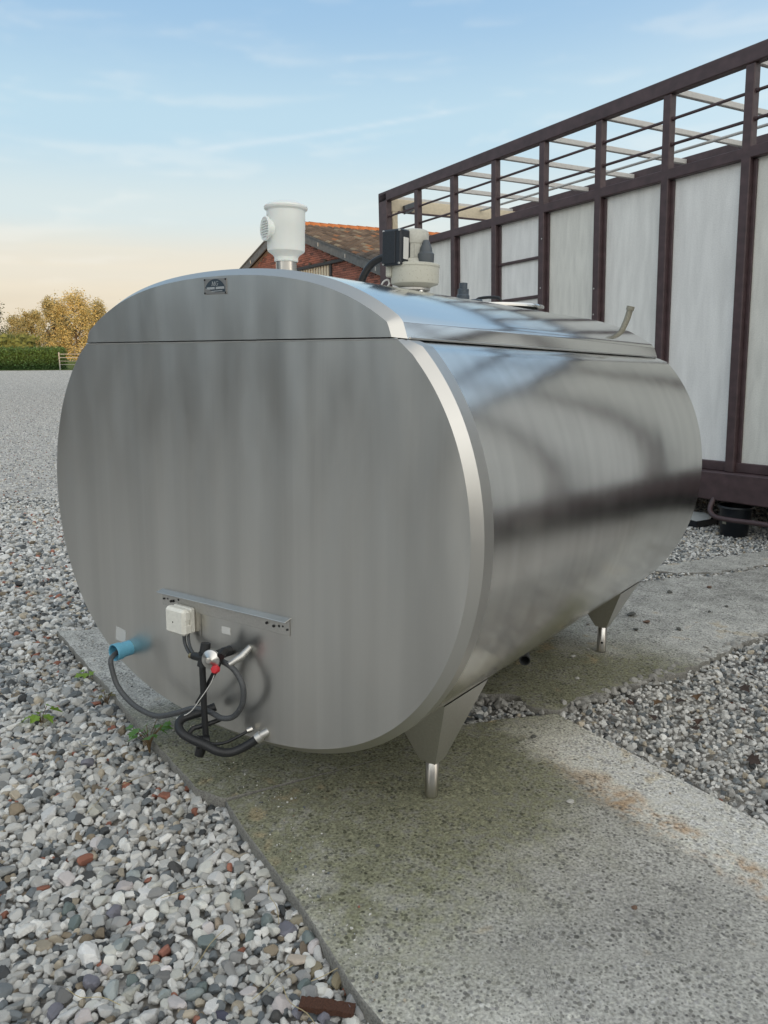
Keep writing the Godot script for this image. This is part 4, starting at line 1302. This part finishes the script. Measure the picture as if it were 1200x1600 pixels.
func tank_front(k: Node3D):
	var F := -0.030
	var s: SurfaceTool
	# angle rail screwed to the sheet
	var rail := holder("mounting_rail", k)
	s = new_st()
	box(s, frame(T(-0.006, -0.350, F - 0.002), V(0.647, 0.011, 0), Vector3.UP), V(0.644, 0.056, 0.003), 0.001)
	put("web", s, M.dull_steel, rail)
	s = new_st()
	box(s, frame(T(-0.006, -0.3225, F - 0.013), V(0.647, 0.011, 0), Vector3.UP) * Transform3D(Basis(V(1, 0, 0), 0.26), Vector3.ZERO), V(0.650, 0.004, 0.030), 0.0012)
	put("flange", s, M.rim, rail)
	for x in [-0.315, -0.295, -0.275, -0.262, -0.235, 0.215, 0.247, 0.270, 0.287, 0.308]:
		s = new_st(); disc(s, T(x, -0.352 + 0.017 * x + rng.randfn() * 0.004, F - 0.0034), V(0, 0, 1), 0.0048 if absf(x) < 0.28 else 0.0036, 0.001 if rng.randf() < 0.5 else 0.005, 10); put("screw", s, M.black, rail)
	# junction box
	var jb := holder("junction_box", k)
	s = new_st(); box(s, Transform3D(Basis(), T(-0.195, -0.410, F - 0.013)), V(0.100, 0.096, 0.024), 0.006); put("back_half", s, M.white_plastic, jb)
	s = new_st(); box(s, Transform3D(Basis(), T(-0.195, -0.410, F - 0.043)), V(0.104, 0.099, 0.036), 0.010); put("cover", s, M.white_plastic, jb)
	s = new_st(); disc(s, T(-0.201, -0.413, F - 0.0605), V(0, 0, 1), 0.0032, 0.0012, 10); put("cover_screw", s, M.black, jb)
	for y in [-0.385, -0.435]:
		s = new_st(); box(s, Transform3D(Basis(), T(-0.142, y, F - 0.040)), V(0.004, 0.030, 0.024), 0.0015); put("knockout", s, M.white_plastic, jb)
	s = new_st(); box(s, Transform3D(Basis(), T(-0.155, -0.412, F - 0.0012)), V(0.075, 0.11, 0.002), 0.0005); put("backing_plate", s, M.steel, jb)
	# stickers
	s = new_st(); box(s, frame(T(-0.598, -0.562, F - 0.0008), V(1, -0.12, 0), Vector3.UP), V(0.062, 0.056, 0.0012), 0.0003); put("tape_patch", s, M.tape, k)
	s = new_st(); box(s, frame(T(0.012, -0.417, F - 0.0008), V(1, 0.03, 0), Vector3.UP), V(0.044, 0.026, 0.0012), 0.0003); put("paper_sticker", s, M.sticker, k)
	# blue pipe stub
	s = new_st()
	lathe(s, along(T(-0.546, -0.604, F + 0.002), V(0, 0, 1)), [Vector2(0.030, 0.0), Vector2(0.030, 0.045), Vector2(0.034, 0.046), Vector2(0.034, 0.074), Vector2(0.0315, 0.076), Vector2(0.0285, 0.074), Vector2(0.0285, 0.02), Vector2(0.0, 0.02)], 32)
	put("blue_pipe", s, M.blue, k)
	# grey cable
	s = new_st()
	tube(s, smooth_path(path([[-0.546, -0.604, -0.07], [-0.533, -0.607, -0.11], [-0.506, -0.612, -0.145], [-0.494, -0.645, -0.150], [-0.467, -0.701, -0.150], [-0.403, -0.744, -0.150], [-0.321, -0.765, -0.150], [-0.242, -0.769, -0.140], [-0.152, -0.736, -0.130], [-0.076, -0.704, -0.110], [-0.004, -0.702, -0.100], [0.057, -0.708, -0.100], [0.107, -0.690, -0.090], [0.149, -0.634, -0.090], [0.154, -0.575, -0.090], [0.130, -0.535, -0.090], [0.104, -0.511, -0.095], [0.068, -0.498, -0.10], [0.040, -0.500, -0.10]]), 6), 0.0100, 12)
	put("power_cable", s, M.cable, k)
	s = new_st()
	tube(s, smooth_path(path([[-0.178, -0.455, -0.060], [-0.174, -0.490, -0.062], [-0.150, -0.512, -0.070], [-0.100, -0.520, -0.09], [-0.060, -0.505, -0.11]]), 5), 0.0065, 10)
	put("box_cable", s, M.cable, k)
	s = new_st()
	tube(s, smooth_path(path([[-0.160, -0.455, -0.055], [-0.154, -0.480, -0.06], [-0.125, -0.502, -0.075], [-0.080, -0.508, -0.095], [-0.040, -0.490, -0.115]]), 5), 0.0055, 10)
	put("box_cable", s, M.cable, k)
	# outlet valve: upright rod, tee, knob, hoses
	var va := holder("outlet_valve", k)
	s = new_st(); tube(s, path([[0.002, -0.470, -0.130], [-0.003, -0.535, -0.130], [0.0, -0.684, -0.130], [0.006, -0.812, -0.130]]), [0.0150, 0.0115, 0.0108, 0.0115], 12); put("upright", s, M.rubber, va)
	s = new_st()
	tube(s, path([[0.004, -0.440, -0.118], [0.002, -0.520, -0.130]]), [0.017, 0.022], 12)
	tube(s, path([[-0.045, -0.492, -0.135], [0.06, -0.486, -0.125]]), [0.013, 0.020], 12)
	tube(s, path([[0.03, -0.486, -0.125], [0.03, -0.486, -0.03]]), 0.018, 12)
	put("tee", s, M.rubber, va)
	s = new_st(); disc(s, T(-0.036, -0.493, -0.135), V(-1, 0, 0.2), 0.0095, 0.022, 12); put("brass_nipple", s, mat(lin(0.32, 0.26, 0.15), 0.35, 1.0), va)
	s = new_st(); lathe(s, along(T(0.052, -0.482, -0.135), V(0.35, 0.15, 1)), [Vector2(0.0, 0.0), Vector2(0.033, 0.0), Vector2(0.035, 0.004), Vector2(0.033, 0.010), Vector2(0.014, 0.018), Vector2(0.010, 0.026), Vector2(0.0, 0.028)], 28); put("steel_cap", s, M.steel, va)
	s = new_st(); tube(s, path([[0.098, -0.455, -0.125], [0.064, -0.509, -0.120], [-0.016, -0.614, -0.105], [-0.082, -0.692, -0.09]]), [0.0085, 0.0085, 0.0085, 0.0075], 10); put("lever", s, M.rubber, va)
	s = new_st(); tube(s, path([[0.088, -0.45, -0.11], [0.096, -0.462, -0.135]]), 0.014, 10); put("lever_end", s, M.black, va)
	s = new_st(); lathe(s, along(T(0.078, -0.512, -0.135), V(0.2, 0.3, 1)), [Vector2(0.0, 0.0), Vector2(0.013, 0.001), Vector2(0.0155, 0.008), Vector2(0.013, 0.02), Vector2(0.0, 0.022)], 7, 0.99); put("red_knob", s, M.red, va)
	s = new_st(); tube(s, path([[0.128, -0.452, -0.028], [0.120, -0.478, -0.060], [0.098, -0.502, -0.100]]), [0.010, 0.013, 0.010], 12); put("spout", s, M.dull_steel, va)
	s = new_st(); tube(s, smooth_path(path([[-0.02, -0.700, -0.06], [-0.049, -0.715, -0.100], [-0.068, -0.721, -0.13], [-0.078, -0.726, -0.165], [-0.066, -0.740, -0.190], [-0.035, -0.753, -0.200], [0.002, -0.768, -0.190], [0.044, -0.784, -0.170], [0.085, -0.803, -0.150], [0.110, -0.812, -0.120], [0.135, -0.803, -0.090], [0.165, -0.780, -0.062], [0.184, -0.760, -0.048]]), 6), 0.0152, 14); put("loop_hose", s, M.rubber, va)
	s = new_st(); tube(s, path([[0.178, -0.768, -0.054], [0.189, -0.756, -0.042]]), 0.0195, 16); tube(s, path([[0.188, -0.757, -0.043], [0.206, -0.742, -0.022]]), 0.0145, 16); put("steel_union", s, M.dull_steel, va)
	s = new_st(); tube(s, smooth_path(path([[-0.036, -0.770, -0.175], [-0.040, -0.757, -0.150], [-0.027, -0.752, -0.13], [0.0, -0.742, -0.10], [0.018, -0.733, -0.06]]), 4), 0.0085, 10); put("branch_hose", s, M.rubber, va)
	s = new_st(); tube(s, smooth_path(path([[0.0, -0.768, -0.165], [0.054, -0.784, -0.150], [0.096, -0.778, -0.125], [0.128, -0.758, -0.090], [0.145, -0.744, -0.05]]), 5), 0.0055, 8); put("thin_hose", s, M.black, va)
	s = new_st(); tube(s, path([[0.138, -0.748, -0.062], [0.146, -0.742, -0.044]]), 0.010, 12); put("hose_clip", s, M.steel, va)
	s = new_st(); tube(s, smooth_path(path([[0.045, -0.545, -0.12], [0.030, -0.580, -0.125], [0.0, -0.635, -0.145], [-0.050, -0.697, -0.152], [-0.100, -0.726, -0.172]]), 5), 0.0018, 6); put("thin_wire", s, M.sticker, va)
	s = new_st(); tube(s, path([[0.012, -0.792, -0.150], [0.006, -0.838, -0.165]]), [0.020, 0.017], 8); tube(s, path([[0.0, -0.79, -0.165], [0.03, -0.79, -0.135]]), 0.023, 10); put("bottom_clamp", s, M.black, va)
	# maker's plate on the lid
	var np := holder("maker_plate", k)
	var LF := -0.037
	s = new_st(); box(s, frame(T(0.007, 0.7565, LF - 0.001), V(1, -0.02, 0), Vector3.UP), V(0.106, 0.050, 0.002), 0.0006); put("plate", s, M.plate, np)
	s = new_st()
	s.set_smooth_group(-1)
	var arch := [Vector2(-0.047, -0.019), Vector2(0.047, -0.019), Vector2(0.047, -0.002)]
	for i in 13:
		var a := PI * (0.12 + 0.76 * i / 12.0)
		arch.append(Vector2(cos(a) * 0.050, -0.020 + sin(a) * 0.043))
	arch.append(Vector2(-0.047, -0.002))
	for i in arch.size() - 1: tri(s, T(0.007, 0.7565 - 0.019, LF - 0.0026), T(0.007 + arch[i].x, 0.7565 + arch[i].y, LF - 0.0026), T(0.007 + arch[i + 1].x, 0.7565 + arch[i + 1].y, LF - 0.0026), V(0, 0, 1))
	put("arched_field", s, M.plate_dark, np)
	for q in [[-0.020, -0.006, 0.038, 0.0075], [0.024, -0.006, 0.040, 0.0075], [0.010, -0.0155, 0.05, 0.0025]]:
		s = new_st(); box(s, Transform3D(Basis(), T(0.007 + q[0], 0.7565 + q[1], LF - 0.0029)), V(q[2], q[3], 0.0005), 0.0001); put("printed_band", s, M.plate_print, np)
	for x in [-0.049, 0.049]:
		for y in [-0.021, 0.021]:
			s = new_st(); disc(s, T(0.007 + x, 0.7565 + y - 0.02 * x, LF - 0.002), V(0, 0, 1), 0.0032, 0.0016, 10); put("rivet", s, M.black, np)
	var tm := TextMesh.new()
	var sf := SystemFont.new(); sf.font_names = PackedStringArray(["Droid Serif"])
	tm.font = sf; tm.text = "MG"; tm.font_size = 64; tm.pixel_size = 0.00030; tm.depth = 0.0006
	var lt := put("lettering", tm, M.plate_print, np)
	lt.transform = Transform3D(Basis(V(1, 0, 0), V(0.22, 1, 0), V(0, 0, 1)), T(0.007, 0.7645, LF - 0.0029))

func tank_top(k: Node3D):
	var s: SurfaceTool
	# translucent white cup on a steel neck
	var cup := holder("vent_cup", k)
	var at := T(0.0, 0.0, 0.310)
	var X := Transform3D(Basis(), at)
	s = new_st(); lathe(s, X, [Vector2(0.037, 0.795), Vector2(0.037, 0.885)], 32); put("neck", s, M.steel, cup)
	s = new_st()
	lathe(s, X, [Vector2(0.040, 0.872), Vector2(0.0425, 0.876), Vector2(0.0425, 0.888), Vector2(0.048, 0.896), Vector2(0.0655, 0.908), Vector2(0.067, 0.914), Vector2(0.0675, 0.985), Vector2(0.0685, 0.987), Vector2(0.0685, 1.046), Vector2(0.0765, 1.052), Vector2(0.078, 1.058), Vector2(0.0765, 1.062), Vector2(0.062, 1.070), Vector2(0.040, 1.077), Vector2(0.018, 1.080), Vector2(0.0, 1.081)], 48, 0.86)
	put("cup", s, M.cup, cup)
	var pd := V(-0.40, 0, 0.92).normalized()
	s = new_st(); lathe(s, along(at + V(0, 0.980, 0) + pd * 0.045, pd), [Vector2(0.036, 0.0), Vector2(0.036, 0.028), Vector2(0.041, 0.030), Vector2(0.042, 0.036), Vector2(0.039, 0.039), Vector2(0.033, 0.036), Vector2(0.0, 0.036)], 32); put("side_port", s, M.cup, cup)
	for i in 7:
		var w := sqrt(maxf(0.0, 0.031 * 0.031 - pow((i - 3) * 0.0085, 2))) * 2.0
		s = new_st(); box(s, frame(at + V(0, 0.980 + (i - 3) * 0.0085, 0) + pd * 0.083, pd.cross(Vector3.UP), Vector3.UP), V(w, 0.003, 0.005), 0.0008); put("port_slat", s, M.cup, cup)
	# stirrer motor and gearbox
	var ag := holder("stirrer_motor", k)
	var c := T(0.0, 0.0, 1.135)
	X = Transform3D(Basis(), c)
	s = new_st(); lathe(s, X, [Vector2(0.11, 0.795), Vector2(0.11, 0.822), Vector2(0.06, 0.824), Vector2(0.055, 0.84), Vector2(0.075, 0.846), Vector2(0.075, 0.855), Vector2(0.04, 0.857)], 32); put("mounting_flange", s, M.dull_steel, ag)
	for i in 4:
		s = new_st(); disc(s, c + V(cos(i * 1.57 + 0.5) * 0.075, 0.822, sin(i * 1.57 + 0.5) * 0.075), Vector3.UP, 0.011, 0.020, 6); put("bolt", s, M.steel, ag)
	s = new_st(); lathe(s, Transform3D(Basis(), c + V(0.008, 0, 0)), [Vector2(0.05, 0.850), Vector2(0.085, 0.866), Vector2(0.103, 0.872), Vector2(0.106, 0.880), Vector2(0.106, 0.942), Vector2(0.109, 0.945), Vector2(0.109, 0.953), Vector2(0.104, 0.957), Vector2(0.06, 0.960), Vector2(0.0, 0.960)], 40, 0.8); put("gearbox", s, M.gear, ag)
	s = new_st(); box(s, Transform3D(Basis(), c + V(-0.075, 0.925, 0.075)), V(0.03, 0.05, 0.03), 0.005); put("lug", s, M.gear, ag)
	s = new_st(); lathe(s, Transform3D(Basis(), c + V(0.0, 0, 0.0)), [Vector2(0.075, 0.955), Vector2(0.070, 0.975), Vector2(0.0585, 0.98), Vector2(0.0585, 1.04), Vector2(0.062, 1.041), Vector2(0.064, 1.047), Vector2(0.064, 1.088), Vector2(0.060, 1.097), Vector2(0.05, 1.102), Vector2(0.0, 1.104)], 36, 0.8); put("motor_can", s, M.motor, ag)
	for i in 14:
		var a := TAU * i / 14.0
		s = new_st(); box(s, Transform3D(Basis(Vector3.UP, -a), c + V(cos(a) * 0.061, 1.008, sin(a) * 0.061)), V(0.008, 0.062, 0.005), 0.001); put("cooling_fin", s, M.motor, ag)
	s = new_st(); lathe(s, Transform3D(Basis(), c + V(0.073, 0, 0.015)), [Vector2(0.034, 0.955), Vector2(0.036, 0.972), Vector2(0.036, 0.995), Vector2(0.028, 1.003), Vector2(0.026, 1.02), Vector2(0.012, 1.052), Vector2(0.0, 1.055)], 24, 0.8); put("dark_cap", s, M.dark_cap, ag)
	# terminal box, turned towards the front left
	var tb := frame(c + V(-0.034, 1.018, 0.085), V(1, 0, 0.04), Vector3.UP)
	s = new_st(); box(s, tb * Transform3D(Basis(), V(0, 0, 0.0)), V(0.100, 0.150, 0.075), 0.006); put("terminal_box", s, M.navy, ag)
	s = new_st(); box(s, tb * Transform3D(Basis(), V(-0.012, 0, 0.039)), V(0.070, 0.135, 0.006), 0.003); put("box_lid", s, M.navy, ag)
	for e in [[-0.043, -0.068], [0.043, -0.068], [-0.043, 0.068], [0.043, 0.068]]:
		s = new_st(); disc(s, tb * V(e[0], e[1], 0.037), tb.basis.z, 0.005, 0.004, 8); put("box_screw", s, M.steel, ag)
	s = new_st(); box(s, tb * Transform3D(Basis(), V(0.0508, -0.004, 0.000)), V(0.002, 0.090, 0.036), 0.0005); put("rating_label", s, M.sticker, ag)
	s = new_st(); tube(s, smooth_path([tb * V(-0.045, -0.035, 0.0), tb * V(-0.085, -0.036, 0.0), tb * V(-0.135, -0.058, 0.005), tb * V(-0.175, -0.105, 0.01), tb * V(-0.20, -0.165, 0.01), tb * V(-0.212, -0.235, 0.01)], 6), 0.0165, 14); put("motor_cable", s, M.black, ag)
	s = new_st(); tube(s, smooth_path([c + V(-0.12, 0.805, 0.05), c + V(-0.135, 0.85, 0.06), c + V(-0.12, 0.885, 0.06), c + V(-0.095, 0.89, 0.055), c + V(-0.10, 0.85, 0.05), c + V(-0.115, 0.815, 0.06), c + V(-0.105, 0.84, 0.07), c + V(-0.085, 0.878, 0.06)], 5), 0.0042, 8); put("wire_loop", s, M.sticker, ag)
	# manhole with raised cover
	var mh := holder("manhole", k)
	X = Transform3D(Basis(), T(-0.045, 0.0, 2.02))
	s = new_st(); lathe(s, X, [Vector2(0.215, 0.79), Vector2(0.215, 0.825)], 40); put("collar_ring", s, M.black, mh)
	s = new_st(); lathe(s, X, [Vector2(0.21, 0.828), Vector2(0.245, 0.830), Vector2(0.250, 0.838), Vector2(0.245, 0.846), Vector2(0.12, 0.856), Vector2(0.0, 0.860)], 48, 0.8); put("cover", s, M.lid, mh)
	s = new_st(); tube(s, smooth_path([T(-0.16, 0.85, 1.98), T(-0.14, 0.885, 1.98), T(-0.02, 0.885, 1.98), T(0.0, 0.85, 1.98)], 4), 0.008, 8); put("grip", s, M.black, mh)
	# blue-grey valve block
	s = new_st()
	lathe(s, Transform3D(Basis(), T(-0.02, 0.0, 1.61)), [Vector2(0.032, 0.795), Vector2(0.032, 0.865), Vector2(0.028, 0.870), Vector2(0.028, 0.895), Vector2(0.020, 0.898), Vector2(0.020, 0.925), Vector2(0.0, 0.928)], 10, 0.9)
	box(s, Transform3D(Basis(), T(0.05, 0.825, 1.62)), V(0.05, 0.04, 0.05), 0.006)
	put("spray_valve", s, grained(lin(0.085, 0.11, 0.14), 0.45, M.fine, 6.0), k)
	# stub of old hose at the back
	var hs := holder("hose_stub", k)
	s = new_st(); tube(s, smooth_path([T(0.555, 0.665, 2.23), T(0.57, 0.72, 2.24), T(0.588, 0.775, 2.25), T(0.598, 0.822, 2.255)], 4), [0.014, 0.014, 0.0145, 0.0145, 0.015, 0.015, 0.0155, 0.0155, 0.016, 0.016, 0.016, 0.016, 0.016], 12); put("hose", s, M.old_hose, hs)
	s = new_st(); tube(s, [T(0.597, 0.818, 2.255), T(0.601, 0.838, 2.256)], 0.021, 10); put("hose_clamp", s, M.old_hose, hs)
	# hinge tab on the far shoulder
	s = new_st(); box(s, Transform3D(Basis(), T(-0.715, 0.660, 0.10)), V(0.02, 0.03, 0.05), 0.004); put("hinge_tab", s, M.rim, k)

# ------------------------------------------------------------------ small things
func leaf_shape(s: SurfaceTool, at: Vector3, dir: Vector3, up: Vector3, size: float):
	# a lobed leaf, creased along its middle
	var side := dir.cross(up).normalized()
	var half := [[0.0, 0.0], [0.42, 0.10], [0.30, 0.30], [0.55, 0.52], [0.26, 0.62], [0.0, 1.0]]
	s.set_smooth_group(-1)
	for sg in [-1.0, 1.0]:
		for i in half.size() - 1:
			var p := func(h): return at + (dir * h[1] + side * sg * h[0]) * size + up * size * (0.22 * absf(h[0]) - 0.25 * h[1] * h[1])
			tri(s, at + dir * size * 0.35 + up * size * -0.03, p.call(half[i]), p.call(half[i + 1]), up)

func weed(label: String, at: Vector3, n: int, h: float, size: float, col: Material, stem: Material):
	var w := thing("weed", label, "weed", Transform3D(Basis(), at), "weeds at the slab's edge")
	for i in n:
		var a := TAU * i / n + rng.randf() * 0.8
		var d := V(cos(a), 0, sin(a))
		var hh := h * rng.randf_range(0.45, 1.0)
		var tip := d * h * rng.randf_range(0.2, 0.55) + V(0, hh, 0)
		var s := new_st()
		tube(s, smooth_path([V(0, -0.02, 0), V(0, hh * 0.5, 0) + d * 0.01, tip], 3), 0.0016, 5)
		put("stem", s, stem, w)
		s = new_st()
		leaf_shape(s, tip, (d * 0.8 + V(0, rng.randf_range(-0.4, 0.3), 0)).normalized(), (V(0, 1, 0) + d * 0.3 + V(rng.randfn(), 0, rng.randfn()) * 0.3).normalized(), size * rng.randf_range(0.7, 1.25))
		put("leaf", s, col, w)

func build_small():
	var s: SurfaceTool
	# bucket under the trailer's beam
	var bk := thing("bucket", "dark plastic bucket with wide rim standing under the trailer beam", "bucket", Transform3D(Basis(), V(3.07, -0.045, -6.70)))
	s = new_st(); lathe(s, Transform3D(), [Vector2(0.0, 0.002), Vector2(0.103, 0.0), Vector2(0.108, 0.006), Vector2(0.134, 0.285), Vector2(0.130, 0.285), Vector2(0.105, 0.012), Vector2(0.0, 0.010)], 40); put("body", s, M.bucket, bk)
	s = new_st(); lathe(s, Transform3D(), [Vector2(0.1345, 0.272), Vector2(0.149, 0.275), Vector2(0.151, 0.281), Vector2(0.148, 0.290), Vector2(0.1305, 0.2905)], 40); put("rim", s, mat(lin(0.03, 0.035, 0.04), 0.4), bk)
	var bd := (V(0, 0, 0) - V(3.03, 0, -6.62)).normalized().rotated(Vector3.UP, -0.75)
	s = new_st(); box(s, frame(V(0, 0.16, 0) + bd * 0.123, bd.cross(Vector3.UP), V(0, 1, 0) + bd * 0.09), V(0.04, 0.05, 0.004), 0.0005); put("paper_label", s, mat(lin(0.26, 0.25, 0.20), 0.7), bk)
	# tray with crumpled white sheet
	var tr := thing("tray", "shallow dark tray standing on the gravel under the trailer", "tray", Transform3D(Basis(Vector3.UP, 0.5), V(2.93, -0.045, -7.15)))
	s = new_st(); box(s, Transform3D(Basis(), V(0, 0.008, 0)), V(0.30, 0.016, 0.22), 0.003); put("bottom", s, M.bucket, tr)
	for e in [[0.145, 0, 0.012, 0.22], [-0.145, 0, 0.012, 0.22], [0, 0.105, 0.276, 0.012], [0, -0.105, 0.276, 0.012]]:
		s = new_st(); box(s, Transform3D(Basis(), V(e[0], 0.05, e[1])), V(e[2], 0.07, e[3]), 0.003); put("side", s, M.bucket, tr)
	var wm := stone_mesh(911, 2)
	var ws := put("crumpled_sheet", wm, mat(lin(0.74, 0.78, 0.78), 0.5))
	ws.transform = Transform3D(Basis(Vector3.UP, 0.7).scaled(V(0.12, 0.07, 0.10)), V(2.93, 0.035, -7.15))
	tag(ws, "crumpled white plastic sheet lying in the dark tray", "plastic sheet")
	# weeds
	var green := mat(lin(0.075, 0.17, 0.03), 0.55); green.backlight_enabled = true; green.backlight = Color(0.3, 0.45, 0.1)
	var bright := mat(lin(0.16, 0.26, 0.03), 0.55); bright.backlight_enabled = true; bright.backlight = Color(0.4, 0.5, 0.1)
	var stem := mat(lin(0.14, 0.09, 0.04), 0.7)
	weed("leafy green seedling growing from the slab joint below the black hoses", V(-0.985, -0.040, -3.00), 16, 0.15, 0.046, green, stem)
	weed("bright green seedling standing alone among the pebbles", V(-1.55, -0.045, -3.27), 8, 0.085, 0.050, bright, stem)
	weed("tiny yellow-green sprout beside the slab below the blue pipe", V(-1.53, -0.045, -3.75), 6, 0.05, 0.035, bright, stem)
	weed("small dry brownish sprout against the slab edge", V(-1.325, -0.040, -3.47), 6, 0.06, 0.028, mat(lin(0.14, 0.12, 0.04), 0.7), stem)
	# rusty iron by the slab corner
	var ri := put("rusty_iron", _iron(), M.rust)
	ri.transform = Transform3D(Basis(Vector3.UP, -0.12) * Basis(Vector3.FORWARD, 0.06), V(-0.152, -0.018, -1.675))
	tag(ri, "flat piece of rusty iron lying among the pebbles by the slab", "scrap iron")
	# dead leaves on the right-hand chippings
	var lm := [mat(lin(0.07, 0.038, 0.027), 0.8), mat(lin(0.12, 0.07, 0.035), 0.8), mat(lin(0.045, 0.030, 0.025), 0.8)]
	var spots := [[1.25, -3.36], [1.36, -3.40], [1.48, -3.42], [1.62, -3.25], [1.30, -3.10], [1.18, -3.20], [1.72, -3.55], [1.55, -3.02], [1.42, -2.86], [1.85, -3.70], [1.66, -2.95], [2.0, -3.85], [1.12, -3.33], [1.38, -3.22], [1.78, -3.30], [1.9, -3.45]]
	for q in spots:
		s = new_st()
		leaf_shape(s, V(-0.02, 0, 0), V(1, 0.1, 0).normalized(), V(0, 1, 0.2).normalized(), rng.randf_range(0.035, 0.06))
		var o := put("dead_leaf", s, lm[rng.randi() % 3])
		o.transform = Transform3D(Basis(Vector3.UP, rng.randf() * TAU) * Basis(V(1, 0, 0), rng.randfn() * 0.3), V(q[0] + rng.randfn() * 0.02, -0.008, q[1] + rng.randfn() * 0.02))
		tag(o, "curled brown dead leaf lying on the grey chippings beside the slab", "leaf", "dead leaves on the chippings")
	# pebbles scattered on the concrete
	var pm := []
	for q in 4: pm.append(stone_mesh(300 + q, 1))
	var cols := [mat(lin(0.45, 0.44, 0.41), 0.9), mat(lin(0.10, 0.10, 0.09), 0.9), mat(lin(0.16, 0.10, 0.07), 0.9), mat(lin(0.30, 0.29, 0.27), 0.9)]
	var sp := [[0.66, -2.545, 0.016, 0], [0.62, -3.03, 0.014, 1], [-0.03, -2.30, 0.009, 1], [0.14, -2.38, 0.007, 1], [0.02, -2.58, 0.007, 1], [0.5, -2.2, 0.006, 1], [0.72, -2.0, 0.010, 2], [0.3, -2.05, 0.006, 1], [0.55, -1.9, 0.005, 0], [0.2, -1.75, 0.006, 1], [0.9, -2.2, 0.006, 1], [1.0, -3.9, 0.016, 0], [1.1, -4.0, 0.012, 0], [1.42, -4.65, 0.02, 1], [1.5, -4.55, 0.03, 1], [1.55, -4.42, 0.022, 2], [1.45, -4.3, 0.018, 1], [1.7, -4.3, 0.018, 1], [1.75, -4.02, 0.016, 0], [2.0, -4.6, 0.014, 1], [2.15, -4.7, 0.012, 1], [1.35, -4.85, 0.02, 1], [1.25, -4.75, 0.016, 2], [0.95, -3.62, 0.012, 0], [1.2, -4.4, 0.014, 3], [1.3, -4.5, 0.012, 0], [1.9, -5.0, 0.02, 1], [2.2, -5.1, 0.018, 2], [0.45, -2.6, 0.005, 1], [0.3, -2.75, 0.006, 1]]
	for q in sp:
		var o := put("pebble", pm[rng.randi() % 4], cols[q[3]])
		o.transform = Transform3D(Basis(Vector3.UP, rng.randf() * TAU).scaled(V(q[2], q[2] * 0.7, q[2])), V(q[0], q[2] * 0.30, q[1]))
		tag(o, ["pale", "blackish", "brown", "grey"][q[3]] + " pebble lying loose on the concrete slab", "pebble", ["pale", "blackish", "brown", "grey"][q[3]] + " pebbles on the concrete")
	# dry straws among the stones
	var straw := mat(lin(0.42, 0.35, 0.20), 0.8)
	for q in [[-0.30, -1.75, 0.9], [-0.22, -1.66, 2.3], [-0.95, -2.75, 0.7], [-1.05, -2.62, 1.4], [-0.62, -2.1, 0.4], [-0.75, -1.7, 2.9], [-0.34, -2.05, 1.9], [-1.25, -3.0, 2.5], [-0.5, -1.85, 1.2], [-0.15, -1.78, 0.5]]:
		s = new_st()
		var L := rng.randf_range(0.05, 0.11)
		tube(s, smooth_path([V(-L, 0, 0), V(-L * 0.3, 0.006, 0.006), V(L * 0.4, 0.002, -0.004), V(L, 0.008, 0.008)], 3), 0.0011, 5)
		var o := put("straw", s, straw)
		o.transform = Transform3D(Basis(Vector3.UP, q[2]), V(q[0], -0.012, q[1]))
		tag(o, "thin dry straw lying on the pebbles beside the concrete slab", "straw", "dry straws on the pebbles")

func _iron() -> SurfaceTool:
	# a flat bar with corroded edges
	var s := new_st()
	var top := []; var bot := []
	var n := 22
	for i in n * 2:
		var f := float(i % n) / (n - 1)
		var x := (-0.07 + 0.14 * f) * (1.0 if i < n else -1.0)
		var z := (0.017 if i < n else -0.017) + rng.randfn() * 0.0014
		top.append(V(x, 0.007 + rng.randfn() * 0.0006 + 0.004 * sin(f * 3.0), z)); bot.append(V(x, -0.005, z * 1.04))
	for i in n - 1:
		quad(s, top[i], top[i + 1], top[2 * n - 2 - i], top[2 * n - 1 - i], Vector3.UP)
		quad(s, bot[i], bot[i + 1], bot[2 * n - 2 - i], bot[2 * n - 1 - i], Vector3.DOWN)
	for i in 2 * n:
		var k := (i + 1) % (2 * n)
		quad(s, top[i], top[k], bot[k], bot[i], top[i] * V(1, 0, 1))
	return s
